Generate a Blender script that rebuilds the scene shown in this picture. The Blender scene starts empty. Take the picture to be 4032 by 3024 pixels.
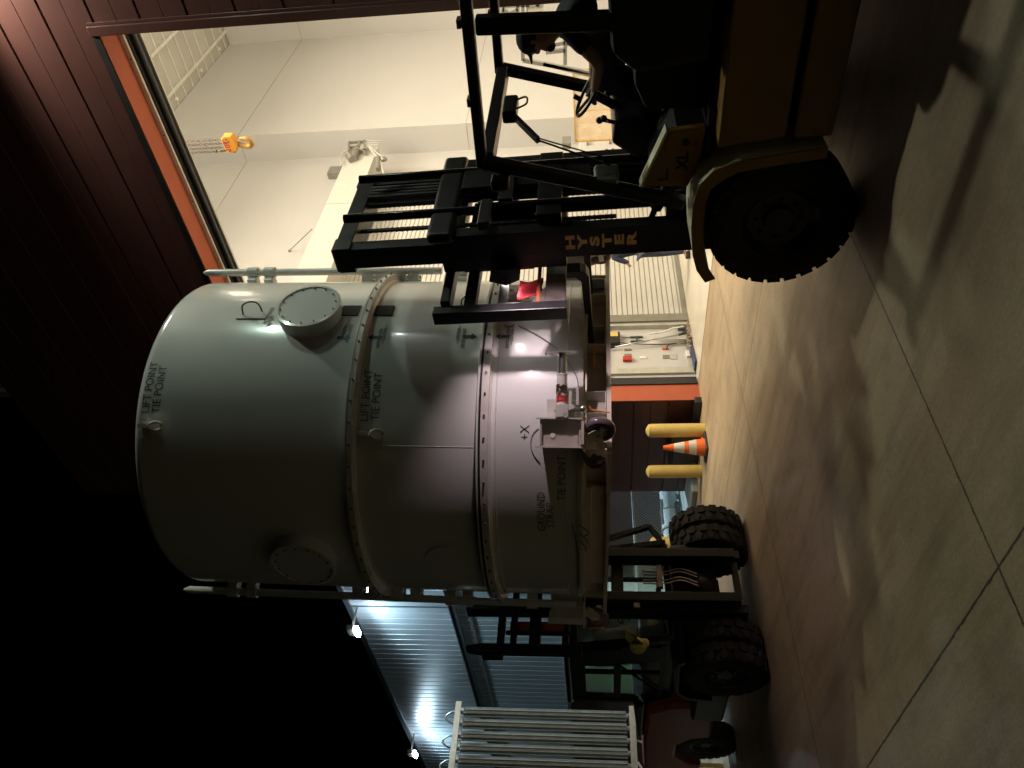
import bpy, bmesh, math, random
from mathutils import Vector, Matrix, noise
random.seed(7)
R = math.radians
PI = math.pi
sc = bpy.context.scene
col = sc.collection

# ---------------------------------------------------------------- camera (phone held sideways: world up is picture left)
FPX, PITCH, ROLL, YAW, CAMZ = 3006.5, .10816, -.018767, .77934, 1.8
_F = Vector((0, math.cos(PITCH), math.sin(PITCH)))
_U = Vector((0, -math.sin(PITCH), math.cos(PITCH)))
_Rr = Vector((1, 0, 0))
_R2 = _Rr * math.cos(ROLL) + _U * math.sin(ROLL)
_U2 = _U * math.cos(ROLL) - _Rr * math.sin(ROLL)
_M = Matrix(((math.cos(YAW), -math.sin(YAW), 0), (math.sin(YAW), math.cos(YAW), 0), (0, 0, 1)))
CF, CR, CU = _M @ _F, _M @ _R2, _M @ _U2
cam_d = bpy.data.cameras.new('camera')
cam = bpy.data.objects.new('camera', cam_d)
col.objects.link(cam)
mw = Matrix((-CU, CR, -CF)).transposed().to_4x4()
mw.translation = (0, 0, CAMZ)
cam.matrix_world = mw
cam_d.sensor_fit = 'HORIZONTAL'; cam_d.sensor_width = 36; cam_d.lens = FPX / 4032 * 36
cam_d.clip_start = .05; cam_d.clip_end = 500
sc.camera = cam

# ---------------------------------------------------------------- world, exposure
w = bpy.data.worlds.new('World'); sc.world = w; w.use_nodes = True
nt = w.node_tree
bg = nt.nodes['Background']
sky = nt.nodes.new('ShaderNodeTexSky'); sky.sky_type = 'NISHITA'; sky.sun_disc = False
sky.sun_elevation = R(-4); sky.sun_rotation = R(200)
nt.links.new(sky.outputs[0], bg.inputs[0]); bg.inputs[1].default_value = 0.0015
sc.view_settings.view_transform = 'Standard'; sc.view_settings.look = 'None'
sc.view_settings.exposure = 0; sc.view_settings.gamma = 1
sc.cycles.max_bounces = 8; sc.cycles.diffuse_bounces = 5; sc.cycles.glossy_bounces = 4
sc.cycles.use_denoising = True
sc.cycles.sample_clamp_indirect = 4

# ---------------------------------------------------------------- lights
def area(name, loc, sx, sy, power, colr, rot=(0, 0, 0), parent=None):
    l = bpy.data.lights.new(name, 'AREA'); l.shape = 'RECTANGLE'; l.size = sx; l.size_y = sy
    l.energy = power; l.color = colr
    o = bpy.data.objects.new(name, l); col.objects.link(o); o.location = loc; o.rotation_euler = rot
    return o
def spot(name, loc, target, power, colr, angle=90, blend=.5, radius=.05):
    l = bpy.data.lights.new(name, 'SPOT'); l.energy = power; l.color = colr
    l.spot_size = R(angle); l.spot_blend = blend; l.shadow_soft_size = radius
    o = bpy.data.objects.new(name, l); col.objects.link(o); o.location = loc
    o.rotation_euler = (Vector(target) - Vector(loc)).to_track_quat('-Z', 'Y').to_euler()
    return o
ROOM = (1.0, .83, .63)
for i, (x, y) in enumerate(((-3.4, 12.6), (1.2, 12.6), (-3.0, 17.5), (1.2, 17.5), (-3.0, 22.5), (1.2, 22.5))):
    a_ = area('room_light', (x, y, 13.4), 2.4, 1.6, 960 if y < 15 else 320, ROOM); a_.data.spread = R(135)
area('door_header_light', (-3.2, 10.3, 11.6), 6.0, .6, 420, ROOM, rot=(R(62), 0, 0))
# wall packs on the facade, right of the big door
spot('wall_pack_light', (-1.95, 8.66, 9.36), (-2.6, 7.9, 5), 520, (.96, 1.0, .82), 174, .4, .12)
spot('entry_light', (.4, 8.7, 7.35), (-3.2, 4.6, 1.6), 165, (.70, 1.0, .78), 135, .6, .10)
spot('door_light', (1.6, 8.9, 5.15), (-3.2, 5.2, 2.2), 22, (.85, 1.0, .95), 150, .6, .06)
# added fill spot behind the camera, lifts the far forklift and left ground
spot('rear_fill_light', (9.0, -9.0, 10.0), (-11.8, 2.9, .5), 420, (.95, 1.0, .88), 21, 1.0, .5)

# ---------------------------------------------------------------- pixel helpers (2212 x 1659 view of the photograph)
def ray(x, y):
    x *= 1.8228; y *= 1.8228
    return CF * FPX + CR * (1512 - y) + CU * (2016 - x)
def atx(x, y, X):
    d = ray(x, y); t = X / d.x; return Vector((X, d.y * t, d.z * t + CAMZ))
def aty(x, y, Y):
    d = ray(x, y); t = Y / d.y; return Vector((d.x * t, Y, d.z * t + CAMZ))
def atz(x, y, z=0.0):
    d = ray(x, y); t = (z - CAMZ) / d.z; return Vector((d.x * t, d.y * t, z))

# ---------------------------------------------------------------- materials
MATS = {}
def mat(name, c, rough=.5, metal=0.0, var=.12, scale=6.0, bump=0.0, bscale=60.0, emit=None, estr=0, dirt=None, coat=0, spec=.5, trans=0, alpha=1):
    m = bpy.data.materials.new(name); m.use_nodes = True; MATS[name] = m
    n = m.node_tree; p = n.nodes['Principled BSDF']
    p.inputs['Roughness'].default_value = rough; p.inputs['Metallic'].default_value = metal
    p.inputs['Specular IOR Level'].default_value = spec
    if coat: p.inputs['Coat Weight'].default_value = coat; p.inputs['Coat Roughness'].default_value = .06
    if trans: p.inputs['Transmission Weight'].default_value = trans
    if alpha < 1: p.inputs['Alpha'].default_value = alpha
    tc = n.nodes.new('ShaderNodeTexCoord')
    nz = n.nodes.new('ShaderNodeTexNoise'); nz.inputs['Scale'].default_value = scale; nz.inputs['Detail'].default_value = 6
    n.links.new(tc.outputs['Object'], nz.inputs['Vector'])
    rp = n.nodes.new('ShaderNodeValToRGB'); n.links.new(nz.outputs['Fac'], rp.inputs[0])
    rp.color_ramp.elements[0].position = .3; rp.color_ramp.elements[1].position = .7
    a = [v * (1 - var) for v in c[:3]]; b = [min(1, v * (1 + var)) for v in c[:3]]
    rp.color_ramp.elements[0].color = (*a, 1); rp.color_ramp.elements[1].color = (*b, 1)
    out = rp.outputs[0]
    if dirt:
        n2 = n.nodes.new('ShaderNodeTexNoise'); n2.inputs['Scale'].default_value = dirt[1]; n2.inputs['Detail'].default_value = 9
        n2.inputs['Roughness'].default_value = .7
        n.links.new(tc.outputs['Object'], n2.inputs['Vector'])
        r2 = n.nodes.new('ShaderNodeValToRGB'); n.links.new(n2.outputs['Fac'], r2.inputs[0])
        r2.color_ramp.elements[0].position = dirt[2]; r2.color_ramp.elements[1].position = dirt[2] + .12
        mx = n.nodes.new('ShaderNodeMixRGB'); n.links.new(r2.outputs[0], mx.inputs[0])
        n.links.new(out, mx.inputs[1]); mx.inputs[2].default_value = (*dirt[0], 1); out = mx.outputs[0]
    n.links.new(out, p.inputs['Base Color'])
    mr = n.nodes.new('ShaderNodeMapRange'); n.links.new(nz.outputs['Fac'], mr.inputs[0])
    mr.inputs[3].default_value = rough * .8; mr.inputs[4].default_value = min(1, rough * 1.25)
    n.links.new(mr.outputs[0], p.inputs['Roughness'])
    if bump:
        nb = n.nodes.new('ShaderNodeTexNoise'); nb.inputs['Scale'].default_value = bscale; nb.inputs['Detail'].default_value = 4
        n.links.new(tc.outputs['Object'], nb.inputs['Vector'])
        bp = n.nodes.new('ShaderNodeBump'); bp.inputs['Strength'].default_value = bump; bp.inputs['Distance'].default_value = .01
        n.links.new(nb.outputs['Fac'], bp.inputs['Height']); n.links.new(bp.outputs[0], p.inputs['Normal'])
    if emit:
        p.inputs['Emission Color'].default_value = (*emit, 1); p.inputs['Emission Strength'].default_value = estr
    return m
mat('white_paint', (.68, .69, .655), .2, var=.03, scale=2, bump=.03, bscale=3.0, coat=.4, dirt=((.52, .50, .45), 1.3, .66))
mat('white_flange', (.62, .60, .55), .28, var=.10, scale=5, dirt=((.30, .25, .2), 9, .68))
mat('base_paint', (.48, .42, .38), .4, var=.12, scale=4, dirt=((.14, .1, .08), 6, .62))
mat('base_pale', (.74, .66, .54), .45, var=.1, scale=4, dirt=((.25, .18, .12), 5, .64))
mat('bolt_steel', (.16, .13, .10), .45, .8)
mat('gasket', (.02, .025, .03), .3)
mat('black_paint', (.012, .012, .013), .38, var=.3, scale=8, dirt=((.035, .03, .026), 7, .62))
mat('black_gloss', (.010, .010, .012), .15, var=.2)
mat('mast_steel', (.020, .019, .019), .42, .3, var=.35, scale=10, dirt=((.07, .05, .04), 8, .66))
mat('worn_steel', (.30, .25, .22), .38, .7, var=.35, scale=9, dirt=((.20, .09, .05), 6, .6))
mat('chrome', (.80, .80, .82), .28, 1.0, var=.03)
mat('zinc', (.45, .46, .46), .35, .8, var=.15, scale=15)
mat('rubber', (.016, .014, .013), .75, var=.3, scale=20, bump=.3, dirt=((.05, .042, .035), 7, .55))
mat('yellow_truck', (.30, .165, .03), .38, var=.12, scale=4, dirt=((.10, .06, .03), 5, .63))
mat('cream_truck', (.80, .78, .54), .38, var=.1, scale=5, dirt=((.16, .12, .07), 9, .66))
mat('decal_black', (.015, .014, .014), .5)
mat('decal_ink', (.045, .045, .048), .5, var=.02)
mat('decal_blue', (.012, .022, .05), .5, var=.02)
mat('decal_grey', (.17, .19, .18), .5)
mat('decal_gold', (.85, .52, .17), .5, var=.25, scale=14)
mat('decal_red', (.45, .03, .02), .4)
mat('red_cloth', (.62, .03, .05), .7)
mat('red_truck', (.26, .045, .035), .35, var=.15, scale=3, dirt=((.06, .03, .025), 4, .6))
mat('orange_paint', (.58, .10, .02), .4, var=.1)
mat('orange_trim', (.43, .11, .055), .6, spec=.25, var=.06, scale=3)
mat('orange_cone', (.85, .16, .03), .45, var=.06)
mat('orange_wire', (.9, .28, .02), .4)
mat('siding', (.088, .035, .030), .34, .1, var=.07, scale=1.2)
mat('siding_joint', (.012, .006, .006), .6)
mat('siding_brown', (.10, .055, .045), .4, var=.08, scale=2)
mat('room_wall', (.505, .51, .50), .5, var=.015, scale=1, bump=.04, bscale=120)
mat('room_panel', (.42, .42, .38), .5, var=.02, scale=1)
mat('seam', (.30, .27, .22), .6)
mat('room_floor', (.62, .58, .48), .22, var=.05, scale=1.5)
mat('ceiling_tile', (.46, .46, .42), .6, var=.08, scale=.8)
mat('ceiling_grid', (.68, .68, .63), .5)
mat('roller_slat', (.50, .50, .46), .45, var=.03)
mat('grey_metal', (.24, .24, .21), .4, .4)
mat('pale_metal', (.50, .50, .45), .4, .3)
mat('door_seal', (.016, .018, .022), .35, dirt=((.10, .07, .02), 10, .66))
mat('yellow_paint', (.64, .47, .14), .45, var=.08, scale=7, dirt=((.35, .22, .05), 12, .70))
mat('hook_yellow', (.62, .27, .02), .38, var=.08)
mat('hook_bronze', (.45, .27, .07), .35, .3)
mat('blue_metal', (.42, .49, .53), .36, .25, var=.05, scale=1.2)
mat('blue_trim', (.10, .12, .13), .3, .5)
mat('tube_alu', (.40, .42, .41), .42, .2, var=.1)
mat('reflective_white', (.80, .78, .70), .4)
mat('cap_dark', (.02, .02, .025), .8)
mat('shirt_dark', (.022, .022, .026), .85)
mat('jeans', (.04, .055, .10), .85, var=.2, scale=25)
mat('jacket_blue', (.03, .045, .09), .8)
mat('skin', (.42, .22, .15), .5, var=.06)
mat('visor', (.02, .018, .018), .1)
mat('glass_cab', (.86, .95, .90), .05, trans=1.0, var=0)
mat('acrylic', (.74, .60, .40), .25, var=.1, alpha=.35)
mat('amber_panel', (.55, .36, .13), .5)
mat('insulation', (.62, .68, .68), .45, var=.06)
mat('pad_concrete', (.36, .40, .38), .8, var=.12, scale=3)
mat('bulb', (1, 1, 1), .3, emit=(.75, .88, 1.0), estr=90)
mat('bulb_warm', (1, 1, 1), .3, emit=(1.0, .95, .9), estr=25)
mat('bulb_facade', (1, 1, 1), .3, emit=(.92, 1.0, .94), estr=110)
mat('stainless', (.55, .52, .46), .3, .8)
mat('rag_yellow', (.55, .50, .12), .8, var=.2, scale=20)
mat('green_paint', (.60, .78, .42), .5, var=.1)
mat('caster_ring', (.16, .11, .14), .18, var=.1, coat=.5)
mat('mop', (.30, .24, .18), .9, var=.4, scale=60)
mat('plate_black', (.015, .015, .015), .3, var=.3, scale=30)

def ground_material():
    m = bpy.data.materials.new('concrete'); m.use_nodes = True; n = m.node_tree; L = n.links
    p = n.nodes['Principled BSDF']; p.inputs['Roughness'].default_value = .62
    N = n.nodes.new
    g = N('ShaderNodeNewGeometry')
    def noise_(s, d=6, r=.55):
        t = N('ShaderNodeTexNoise'); t.inputs['Scale'].default_value = s; t.inputs['Detail'].default_value = d
        t.inputs['Roughness'].default_value = r; L.new(g.outputs['Position'], t.inputs['Vector']); return t.outputs['Fac']
    def math_(op, a, b=None, c=None):
        t = N('ShaderNodeMath'); t.operation = op
        for i, v in enumerate((a, b, c)):
            if v is None: continue
            if isinstance(v, (int, float)): t.inputs[i].default_value = v
            else: L.new(v, t.inputs[i])
        return t.outputs[0]
    def ramp(f, stops):
        t = N('ShaderNodeValToRGB'); L.new(f, t.inputs[0]); e = t.color_ramp.elements
        e[0].position, e[0].color = stops[0][0], (*stops[0][1], 1); e[1].position, e[1].color = stops[-1][0], (*stops[-1][1], 1)
        for s in stops[1:-1]:
            q = e.new(s[0]); q.color = (*s[1], 1)
        return t.outputs[0]
    base = ramp(noise_(.45, 8, .6), [(.3, (.30, .215, .125)), (.45, (.41, .31, .19)), (.55, (.47, .365, .23)), (.7, (.54, .43, .285))])
    fine = ramp(noise_(38, 6, .7), [(.35, (.86, .86, .86)), (.65, (1.1, 1.1, 1.1))])
    mx = N('ShaderNodeMixRGB'); mx.blend_type = 'MULTIPLY'; mx.inputs[0].default_value = 1; L.new(base, mx.inputs[1]); L.new(fine, mx.inputs[2])
    spots = ramp(math_('MULTIPLY', noise_(26, 4, .8), math_('ADD', noise_(1.1, 4), .35)), [(.0, (0, 0, 0)), (.59, (0, 0, 0)), (.66, (.6, .6, .6))])
    m2 = N('ShaderNodeMixRGB'); L.new(spots, m2.inputs[0]); L.new(mx.outputs[0], m2.inputs[1]); m2.inputs[2].default_value = (.05, .04, .03, 1)
    sep = N('ShaderNodeSeparateXYZ'); L.new(g.outputs['Position'], sep.inputs[0])
    wob = math_('MULTIPLY', math_('SUBTRACT', noise_(7, 5, .7), .5), .018)
    def joint(o, off, per, wid):
        a = math_('ADD', math_('ADD', o, wob), -off)
        md = math_('PINGPONG', a, per / 2)
        return math_('LESS_THAN', md, wid)
    ragged = math_('ADD', math_('MULTIPLY', noise_(14, 4, .8), .022), -.003)
    j = math_('MAXIMUM', joint(sep.outputs[0], -3.2, 3.72, ragged), joint(sep.outputs[1], 2.0, 4.7, ragged))
    m3 = N('ShaderNodeMixRGB')
    stain = ramp(noise_(.9, 5, .65), [(.50, (0, 0, 0)), (.66, (.45, .45, .45))])
    st2 = ramp(noise_(3.1, 6, .7), [(.52, (0, 0, 0)), (.70, (.30, .30, .30))])
    m25 = N('ShaderNodeMixRGB'); L.new(stain, m25.inputs[0]); L.new(m2.outputs[0], m25.inputs[1]); m25.inputs[2].default_value = (.17, .13, .085, 1)
    m26 = N('ShaderNodeMixRGB'); L.new(st2, m26.inputs[0]); L.new(m25.outputs[0], m26.inputs[1]); m26.inputs[2].default_value = (.13, .115, .085, 1)
    mp = N('ShaderNodeMapping'); mp.inputs['Rotation'].default_value = (0, 0, R(28)); mp.inputs['Scale'].default_value = (.35, 2.6, 1); L.new(g.outputs['Position'], mp.inputs['Vector'])
    sn = N('ShaderNodeTexNoise'); sn.inputs['Scale'].default_value = 1.3; sn.inputs['Detail'].default_value = 7; sn.inputs['Roughness'].default_value = .65; L.new(mp.outputs[0], sn.inputs['Vector'])
    st3 = ramp(sn.outputs['Fac'], [(.48, (0, 0, 0)), (.68, (.5, .5, .5))])
    m28 = N('ShaderNodeMixRGB'); L.new(st3, m28.inputs[0]); L.new(m26.outputs[0], m28.inputs[1]); m28.inputs[2].default_value = (.16, .115, .07, 1)
    m26 = m28
    # chipped, pitted strip along the near joint
    xb = math_('LESS_THAN', math_('ABSOLUTE', math_('ADD', sep.outputs[0], 3.08)), math_('MULTIPLY', noise_(3.3, 3), .34))
    yb = math_('LESS_THAN', math_('ABSOLUTE', math_('ADD', sep.outputs[1], -2.85)), .75)
    pits = ramp(noise_(34, 8, .9), [(.56, (0, 0, 0)), (.66, (.75, .75, .75))])
    pm = math_('MULTIPLY', math_('MULTIPLY', xb, yb), pits)
    m27 = N('ShaderNodeMixRGB'); L.new(pm, m27.inputs[0]); L.new(m26.outputs[0], m27.inputs[1]); m27.inputs[2].default_value = (.05, .04, .03, 1)
    m2 = m27
    L.new(math_('MULTIPLY', j, .88), m3.inputs[0]); L.new(m2.outputs[0], m3.inputs[1]); m3.inputs[2].default_value = (.028, .022, .016, 1)
    L.new(m3.outputs[0], p.inputs['Base Color'])
    L.new(math_('ADD', math_('MULTIPLY', noise_(2.2), .30), .40), p.inputs['Roughness'])
    bp = N('ShaderNodeBump'); bp.inputs['Strength'].default_value = .35; bp.inputs['Distance'].default_value = .01
    L.new(math_('SUBTRACT', noise_(55, 6, .7), math_('MULTIPLY', j, 2.0)), bp.inputs['Height']); L.new(bp.outputs[0], p.inputs['Normal'])
    MATS['concrete'] = m
ground_material()

# ---------------------------------------------------------------- mesh builder
class MB:
    def __init__(s, xf=None): s.v = []; s.f = []; s.sm = []; s.xf = xf
    def add(s, vs, fs, smooth=False):
        k = len(s.v); s.v += [Vector(p) for p in vs]
        for f in fs: s.f.append([i + k for i in f]); s.sm.append(smooth)
        return s
    def box(s, lo, hi):
        x0, y0, z0 = [min(a, b) for a, b in zip(lo, hi)]; x1, y1, z1 = [max(a, b) for a, b in zip(lo, hi)]
        return s.add([(x0, y0, z0), (x1, y0, z0), (x1, y1, z0), (x0, y1, z0), (x0, y0, z1), (x1, y0, z1), (x1, y1, z1), (x0, y1, z1)],
                     [(0, 3, 2, 1), (4, 5, 6, 7), (0, 1, 5, 4), (1, 2, 6, 5), (2, 3, 7, 6), (3, 0, 4, 7)])
    def bar(s, a, b, wa, wb, up=(0, 0, 1)):
        a, b = Vector(a), Vector(b); d = (b - a).normalized(); u = Vector(up)
        if abs(d.dot(u)) > .98: u = Vector((1, 0, 0))
        x = d.cross(u).normalized(); y = x.cross(d).normalized()
        q = []
        for p in (a, b):
            for i, j in ((-1, -1), (1, -1), (1, 1), (-1, 1)): q.append(p + x * i * wa / 2 + y * j * wb / 2)
        return s.add(q, [(3, 2, 1, 0), (4, 5, 6, 7), (0, 1, 5, 4), (1, 2, 6, 5), (2, 3, 7, 6), (3, 0, 4, 7)])
    def rbox(s, lo, hi, r=.03, n=3):
        b = bmesh.new(); bmesh.ops.create_cube(b, size=1)
        c = [(a + q) / 2 for a, q in zip(lo, hi)]; d = [abs(q - a) for a, q in zip(lo, hi)]
        for v in b.verts: v.co = Vector((c[0] + v.co.x * d[0], c[1] + v.co.y * d[1], c[2] + v.co.z * d[2]))
        bmesh.ops.bevel(b, geom=b.edges[:] , offset=min(r, min(d) * .45), segments=n, affect='EDGES', profile=.5)
        b.verts.index_update()
        s.add([v.co.copy() for v in b.verts], [[v.index for v in f.verts] for f in b.faces]); b.free(); return s
    def tube(s, pts, r, n=10, close=False, caps=True, rs=None):
        pts = [Vector(p) for p in pts]; m = len(pts); ring = []
        ref = None
        for i in range(m):
            if close: d = (pts[(i + 1) % m] - pts[i - 1])
            else: d = pts[min(i + 1, m - 1)] - pts[max(i - 1, 0)]
            d = d.normalized() if d.length > 1e-9 else Vector((0, 0, 1))
            if ref is None:
                ref = Vector((0, 0, 1)) if abs(d.z) < .9 else Vector((1, 0, 0))
            x = (ref - d * ref.dot(d))
            if x.length < 1e-5: x = Vector((1, 0, 0)) - d * d.x
            x.normalize(); ref = x; y = d.cross(x); rr = rs[i] if rs else r
            ring.append([pts[i] + (x * math.cos(2 * PI * k / n) + y * math.sin(2 * PI * k / n)) * rr for k in range(n)])
        vs = [p for q in ring for p in q]; fs = []
        for i in range(m if close else m - 1):
            j = (i + 1) % m
            for k in range(n): fs.append((i * n + k, i * n + (k + 1) % n, j * n + (k + 1) % n, j * n + k))
        s.add(vs, fs, True)
        if caps and not close: s.add(ring[0], [list(range(n))[::-1]]); s.add(ring[-1], [list(range(n))])
        return s
    def cyl(s, a, b, r, n=20, r2=None):
        return s.tube([a, b], r, n, rs=[r, r if r2 is None else r2])
    def lathe(s, prof, c, axis=(0, 0, 1), n=32, sharp=True, a0=0, a1=2 * PI):
        ax = Vector(axis).normalized(); c = Vector(c)
        x = ax.orthogonal().normalized(); y = ax.cross(x)
        m = len(prof); full = abs(a1 - a0 - 2 * PI) < 1e-6; cnt = n if full else n + 1
        vs = []
        for i in range(cnt):
            t = a0 + (a1 - a0) * i / n; d = x * math.cos(t) + y * math.sin(t)
            for r_, h in prof: vs.append(c + d * r_ + ax * h)
        fs = []
        for i in range(n):
            j = (i + 1) % cnt
            for k in range(m - 1): fs.append((i * m + k, j * m + k, j * m + k + 1, i * m + k + 1))
        return s.add(vs, fs, True)
    def prism(s, poly, d, axis):
        """poly of 3D points in a plane, extruded by vector d"""
        poly = [Vector(p) for p in poly]; d = Vector(d); n = len(poly)
        nrm = Vector((0, 0, 0))
        for i in range(n): nrm += poly[i].cross(poly[(i + 1) % n])
        if nrm.dot(d) > 0: poly = poly[::-1]
        return s.add(poly + [p + d for p in poly], [list(range(n)), list(range(2 * n - 1, n - 1, -1))] + [((i + 1) % n, i, i + n, (i + 1) % n + n) for i in range(n)])
    def sphere(s, c, r, n=14, sc_=(1, 1, 1)):
        c = Vector(c); vs = []; fs = []; h = n // 2
        for i in range(h + 1):
            t = PI * i / h
            for k in range(n): vs.append(c + Vector((r * sc_[0] * math.sin(t) * math.cos(2 * PI * k / n), r * sc_[1] * math.sin(t) * math.sin(2 * PI * k / n), r * sc_[2] * math.cos(t))))
        for i in range(h):
            for k in range(n): fs.append((i * n + k, (i + 1) * n + k, (i + 1) * n + (k + 1) % n, i * n + (k + 1) % n))
        return s.add(vs, fs, True)
    def build(s, name, m, parent=None, local=False, bevel=0):
        vs = s.v
        if s.xf is not None: vs = [s.xf @ p for p in vs]
        org = Vector((0, 0, 0))
        if parent is not None:
            if not local:
                W = root_matrix(parent).inverted(); vs = [W @ p for p in vs]
        else:
            lo = [min(p[i] for p in vs) for i in range(3)]; hi = [max(p[i] for p in vs) for i in range(3)]
            org = Vector(((lo[0] + hi[0]) / 2, (lo[1] + hi[1]) / 2, lo[2])); vs = [p - org for p in vs]
        me = bpy.data.meshes.new(name); me.from_pydata([tuple(p) for p in vs], [], s.f)
        me.polygons.foreach_set('use_smooth', s.sm); me.materials.append(MATS[m] if isinstance(m, str) else m)
        me.update()
        try:
            b = bmesh.new(); b.from_mesh(me); bmesh.ops.remove_doubles(b, verts=b.verts, dist=1e-5)
            bmesh.ops.recalc_face_normals(b, faces=b.faces)
            for e in b.edges:
                if len(e.link_faces) == 2 and e.calc_face_angle(0) > R(38): e.smooth = False
            b.to_mesh(me); b.free()
        except Exception: pass
        o = bpy.data.objects.new(name, me); col.objects.link(o); o.location = org
        if parent is not None: o.parent = parent
        if bevel:
            md = o.modifiers.new('edge', 'BEVEL'); md.width = bevel; md.segments = 2; md.limit_method = 'ANGLE'; md.angle_limit = R(40)
        return o
def root_matrix(o):
    m = o.matrix_basis.copy()
    while o.parent is not None: o = o.parent; m = o.matrix_basis @ m
    return m
def thing(name, label, cat, loc=(0, 0, 0), group=None, mtx=None):
    o = bpy.data.objects.new(name, None); col.objects.link(o); o.empty_display_size = .2
    if mtx is not None: o.matrix_basis = mtx
    else: o.location = loc
    o['label'] = label; o['category'] = cat
    if group: o['group'] = group
    return o
def tag(o, label, cat, group=None):
    o['label'] = label; o['category'] = cat
    if group: o['group'] = group
    return o
def struct(o): o['kind'] = 'structure'; return o
def dup(root, label, off=(0, 0, 0), mtx=None):
    def cp(o, par):
        c = o.copy(); col.objects.link(c)
        if par is not None: c.parent = par
        for ch in list(o.children): cp(ch, c)
        return c
    c = cp(root, None)
    if mtx is not None: c.matrix_basis = mtx
    else: c.location = Vector(root.location) + Vector(off)
    c['label'] = label
    return c
def text_geo(s, size, font_w=0.0, align='LEFT', stretch=1.0):
    cu = bpy.data.curves.new('t', 'FONT'); cu.body = s; cu.size = size; cu.align_x = align; cu.offset = font_w; cu.resolution_u = 3
    o = bpy.data.objects.new('t', cu); col.objects.link(o)
    bpy.context.view_layer.update()
    me = bpy.data.meshes.new_from_object(o.evaluated_get(bpy.context.evaluated_depsgraph_get()))
    vs = [Vector((v.co.x * stretch, v.co.y, 0)) for v in me.vertices]; fs = [list(p.vertices) for p in me.polygons]
    bpy.data.objects.remove(o); bpy.data.curves.remove(cu); bpy.data.meshes.remove(me)
    return vs, fs
def flat_text(name, s, size, org, xdir, ydir, m, parent, w=0.0, align='LEFT', stretch=1.0):
    vs, fs = text_geo(s, size, w, align, stretch); x, y = Vector(xdir), Vector(ydir); o = Vector(org)
    b = MB(); b.add([o + x * v.x + y * v.y for v in vs], fs)
    return b.build(name, m, parent)

# ================================================================= SETTING
b = MB(); b.add([(-150, -60, 0), (60, -60, 0), (60, 120, 0), (-150, 120, 0)], [(0, 1, 2, 3)])
struct(b.build('ground', 'concrete'))
b = MB(); b.box((-9.66, 9.66, -.05), (4.2, 25.4, .006)); struct(b.build('floor', 'room_floor'))
b = MB(); b.box((-30, 8.55, -.05), (-11.25, 12.3, .10)); b.box((-30, 6.2, -.05), (-12.4, 8.55, .10))
struct(b.build('pavement', 'pad_concrete', bevel=.02))

FY, OX0, OX1, OZ = 9.28, -9.64, -3.05, 7.75
bld = thing('high_bay_building', 'dark red-brown metal hangar with its tall door open onto a lit white room', 'building', (-6.3, 9.28, 0))
def groove_wall(x0, x1, z0, z1, y):
    """horizontal panels with real recessed joints, front face at y"""
    zs = [z0]; k = math.ceil((z0 - .54 + .02) / .6)
    prof = [(y, z0)]
    while True:
        z = .54 + .6 * k
        if z + .02 >= z1: break
        mid = z - .3
        if mid > z0 + .03: prof += [(y, mid - .006), (y + .006, mid), (y, mid + .006)]
        prof += [(y, z - .017), (y + .035, z - .015), (y + .035, z + .015), (y, z + .017)]
        k += 1
    prof += [(y, z1), (y + .30, z1), (y + .30, z0)]
    return MB().prism([(x0, p[0], p[1]) for p in prof], (x1 - x0, 0, 0), 0)
def wall_part(x0, x1, z0, z1):
    o = groove_wall(x0, x1, z0, z1, FY).build('wall', 'siding', bld)
    return o
wall_part(-12.2, OX0, 0, 12.6); wall_part(OX1, 9.0, 0, 12.6); wall_part(OX0, OX1, OZ, 12.6)
# vertical panel end joints on the left section
b = MB(); b.box((-12.2, 9.285, 0), (-12.12, 9.6, 12.6)); b.build('corner_trim', 'siding_brown', bld)
b = MB(); b.box((-12.18, 9.58, 0), (-12.0, 26, 12.5)); b.build('side_wall', 'siding_brown', bld)
b = MB(); b.rbox((OX1, 9.245, 0), (OX1 + .12, 9.28, OZ + .10), .012); b.build('door_trim', 'siding', bld)
b = MB(); b.rbox((OX1 + .12, 9.262, 0), (OX1 + .16, 9.28, OZ + .08), .006); b.build('door_trim', 'siding', bld)
b = MB(); b.box((OX0 - .05, 9.27, OZ + .001), (OX1, 9.28, OZ + .09)); b.build('head_flashing', 'siding_joint', bld)
# orange reveal
b = MB(); b.box((OX0 - .02, 9.284, OZ - .012), (OX1, 9.66, OZ + .0)); b.build('reveal', 'orange_trim', bld)
b = MB(); b.box((OX0 - .03, 9.283, 0), (OX0 + .006, 9.659, OZ - .014)); b.build('reveal', 'orange_trim', bld)
b = MB(); b.box((OX1, 9.284, 0), (OX1 + .03, 9.66, OZ - .012)); b.build('reveal', 'siding', bld)
b = MB(); b.box((OX0, 9.66, OZ - .075), (OX1, 9.70, OZ - .013)); b.build('head_seal', 'reflective_white', bld)
# raised door: dark bottom edge over the opening, dark guide at the left side
b = MB(); b.box((OX0, 9.702, OZ - .10), (OX1, 9.86, OZ + .3)); b.tube([(OX0, 9.80, OZ - .12), (OX1, 9.80, OZ - .12)], .05, 10)
b.box((OX0, 9.865, OZ - .14), (OX1, 9.875, OZ + .3)); b.build('raised_door', 'door_seal', bld)
b = MB(); b.box((OX0, 9.90, OZ - .17), (OX1, 9.94, OZ + .3)); b.build('door_angle', 'pale_metal', bld)
b = MB(); b.box((OX0 - .04, 9.66, .02), (OX0 + .035, 9.74, OZ - .08)); b.box((OX0 - .04, 9.752, .02), (OX0 + .02, 9.84, OZ - .08)); b.build('door_guide', 'door_seal', bld)
for i in range(6):
    x = OX0 + .9 + i * 1.05
    b = MB(); b.cyl((x, 9.655, OZ - .045), (x, 9.662, OZ - .045), .012, 8); b.build('screw', 'bolt_steel', bld)
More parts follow.
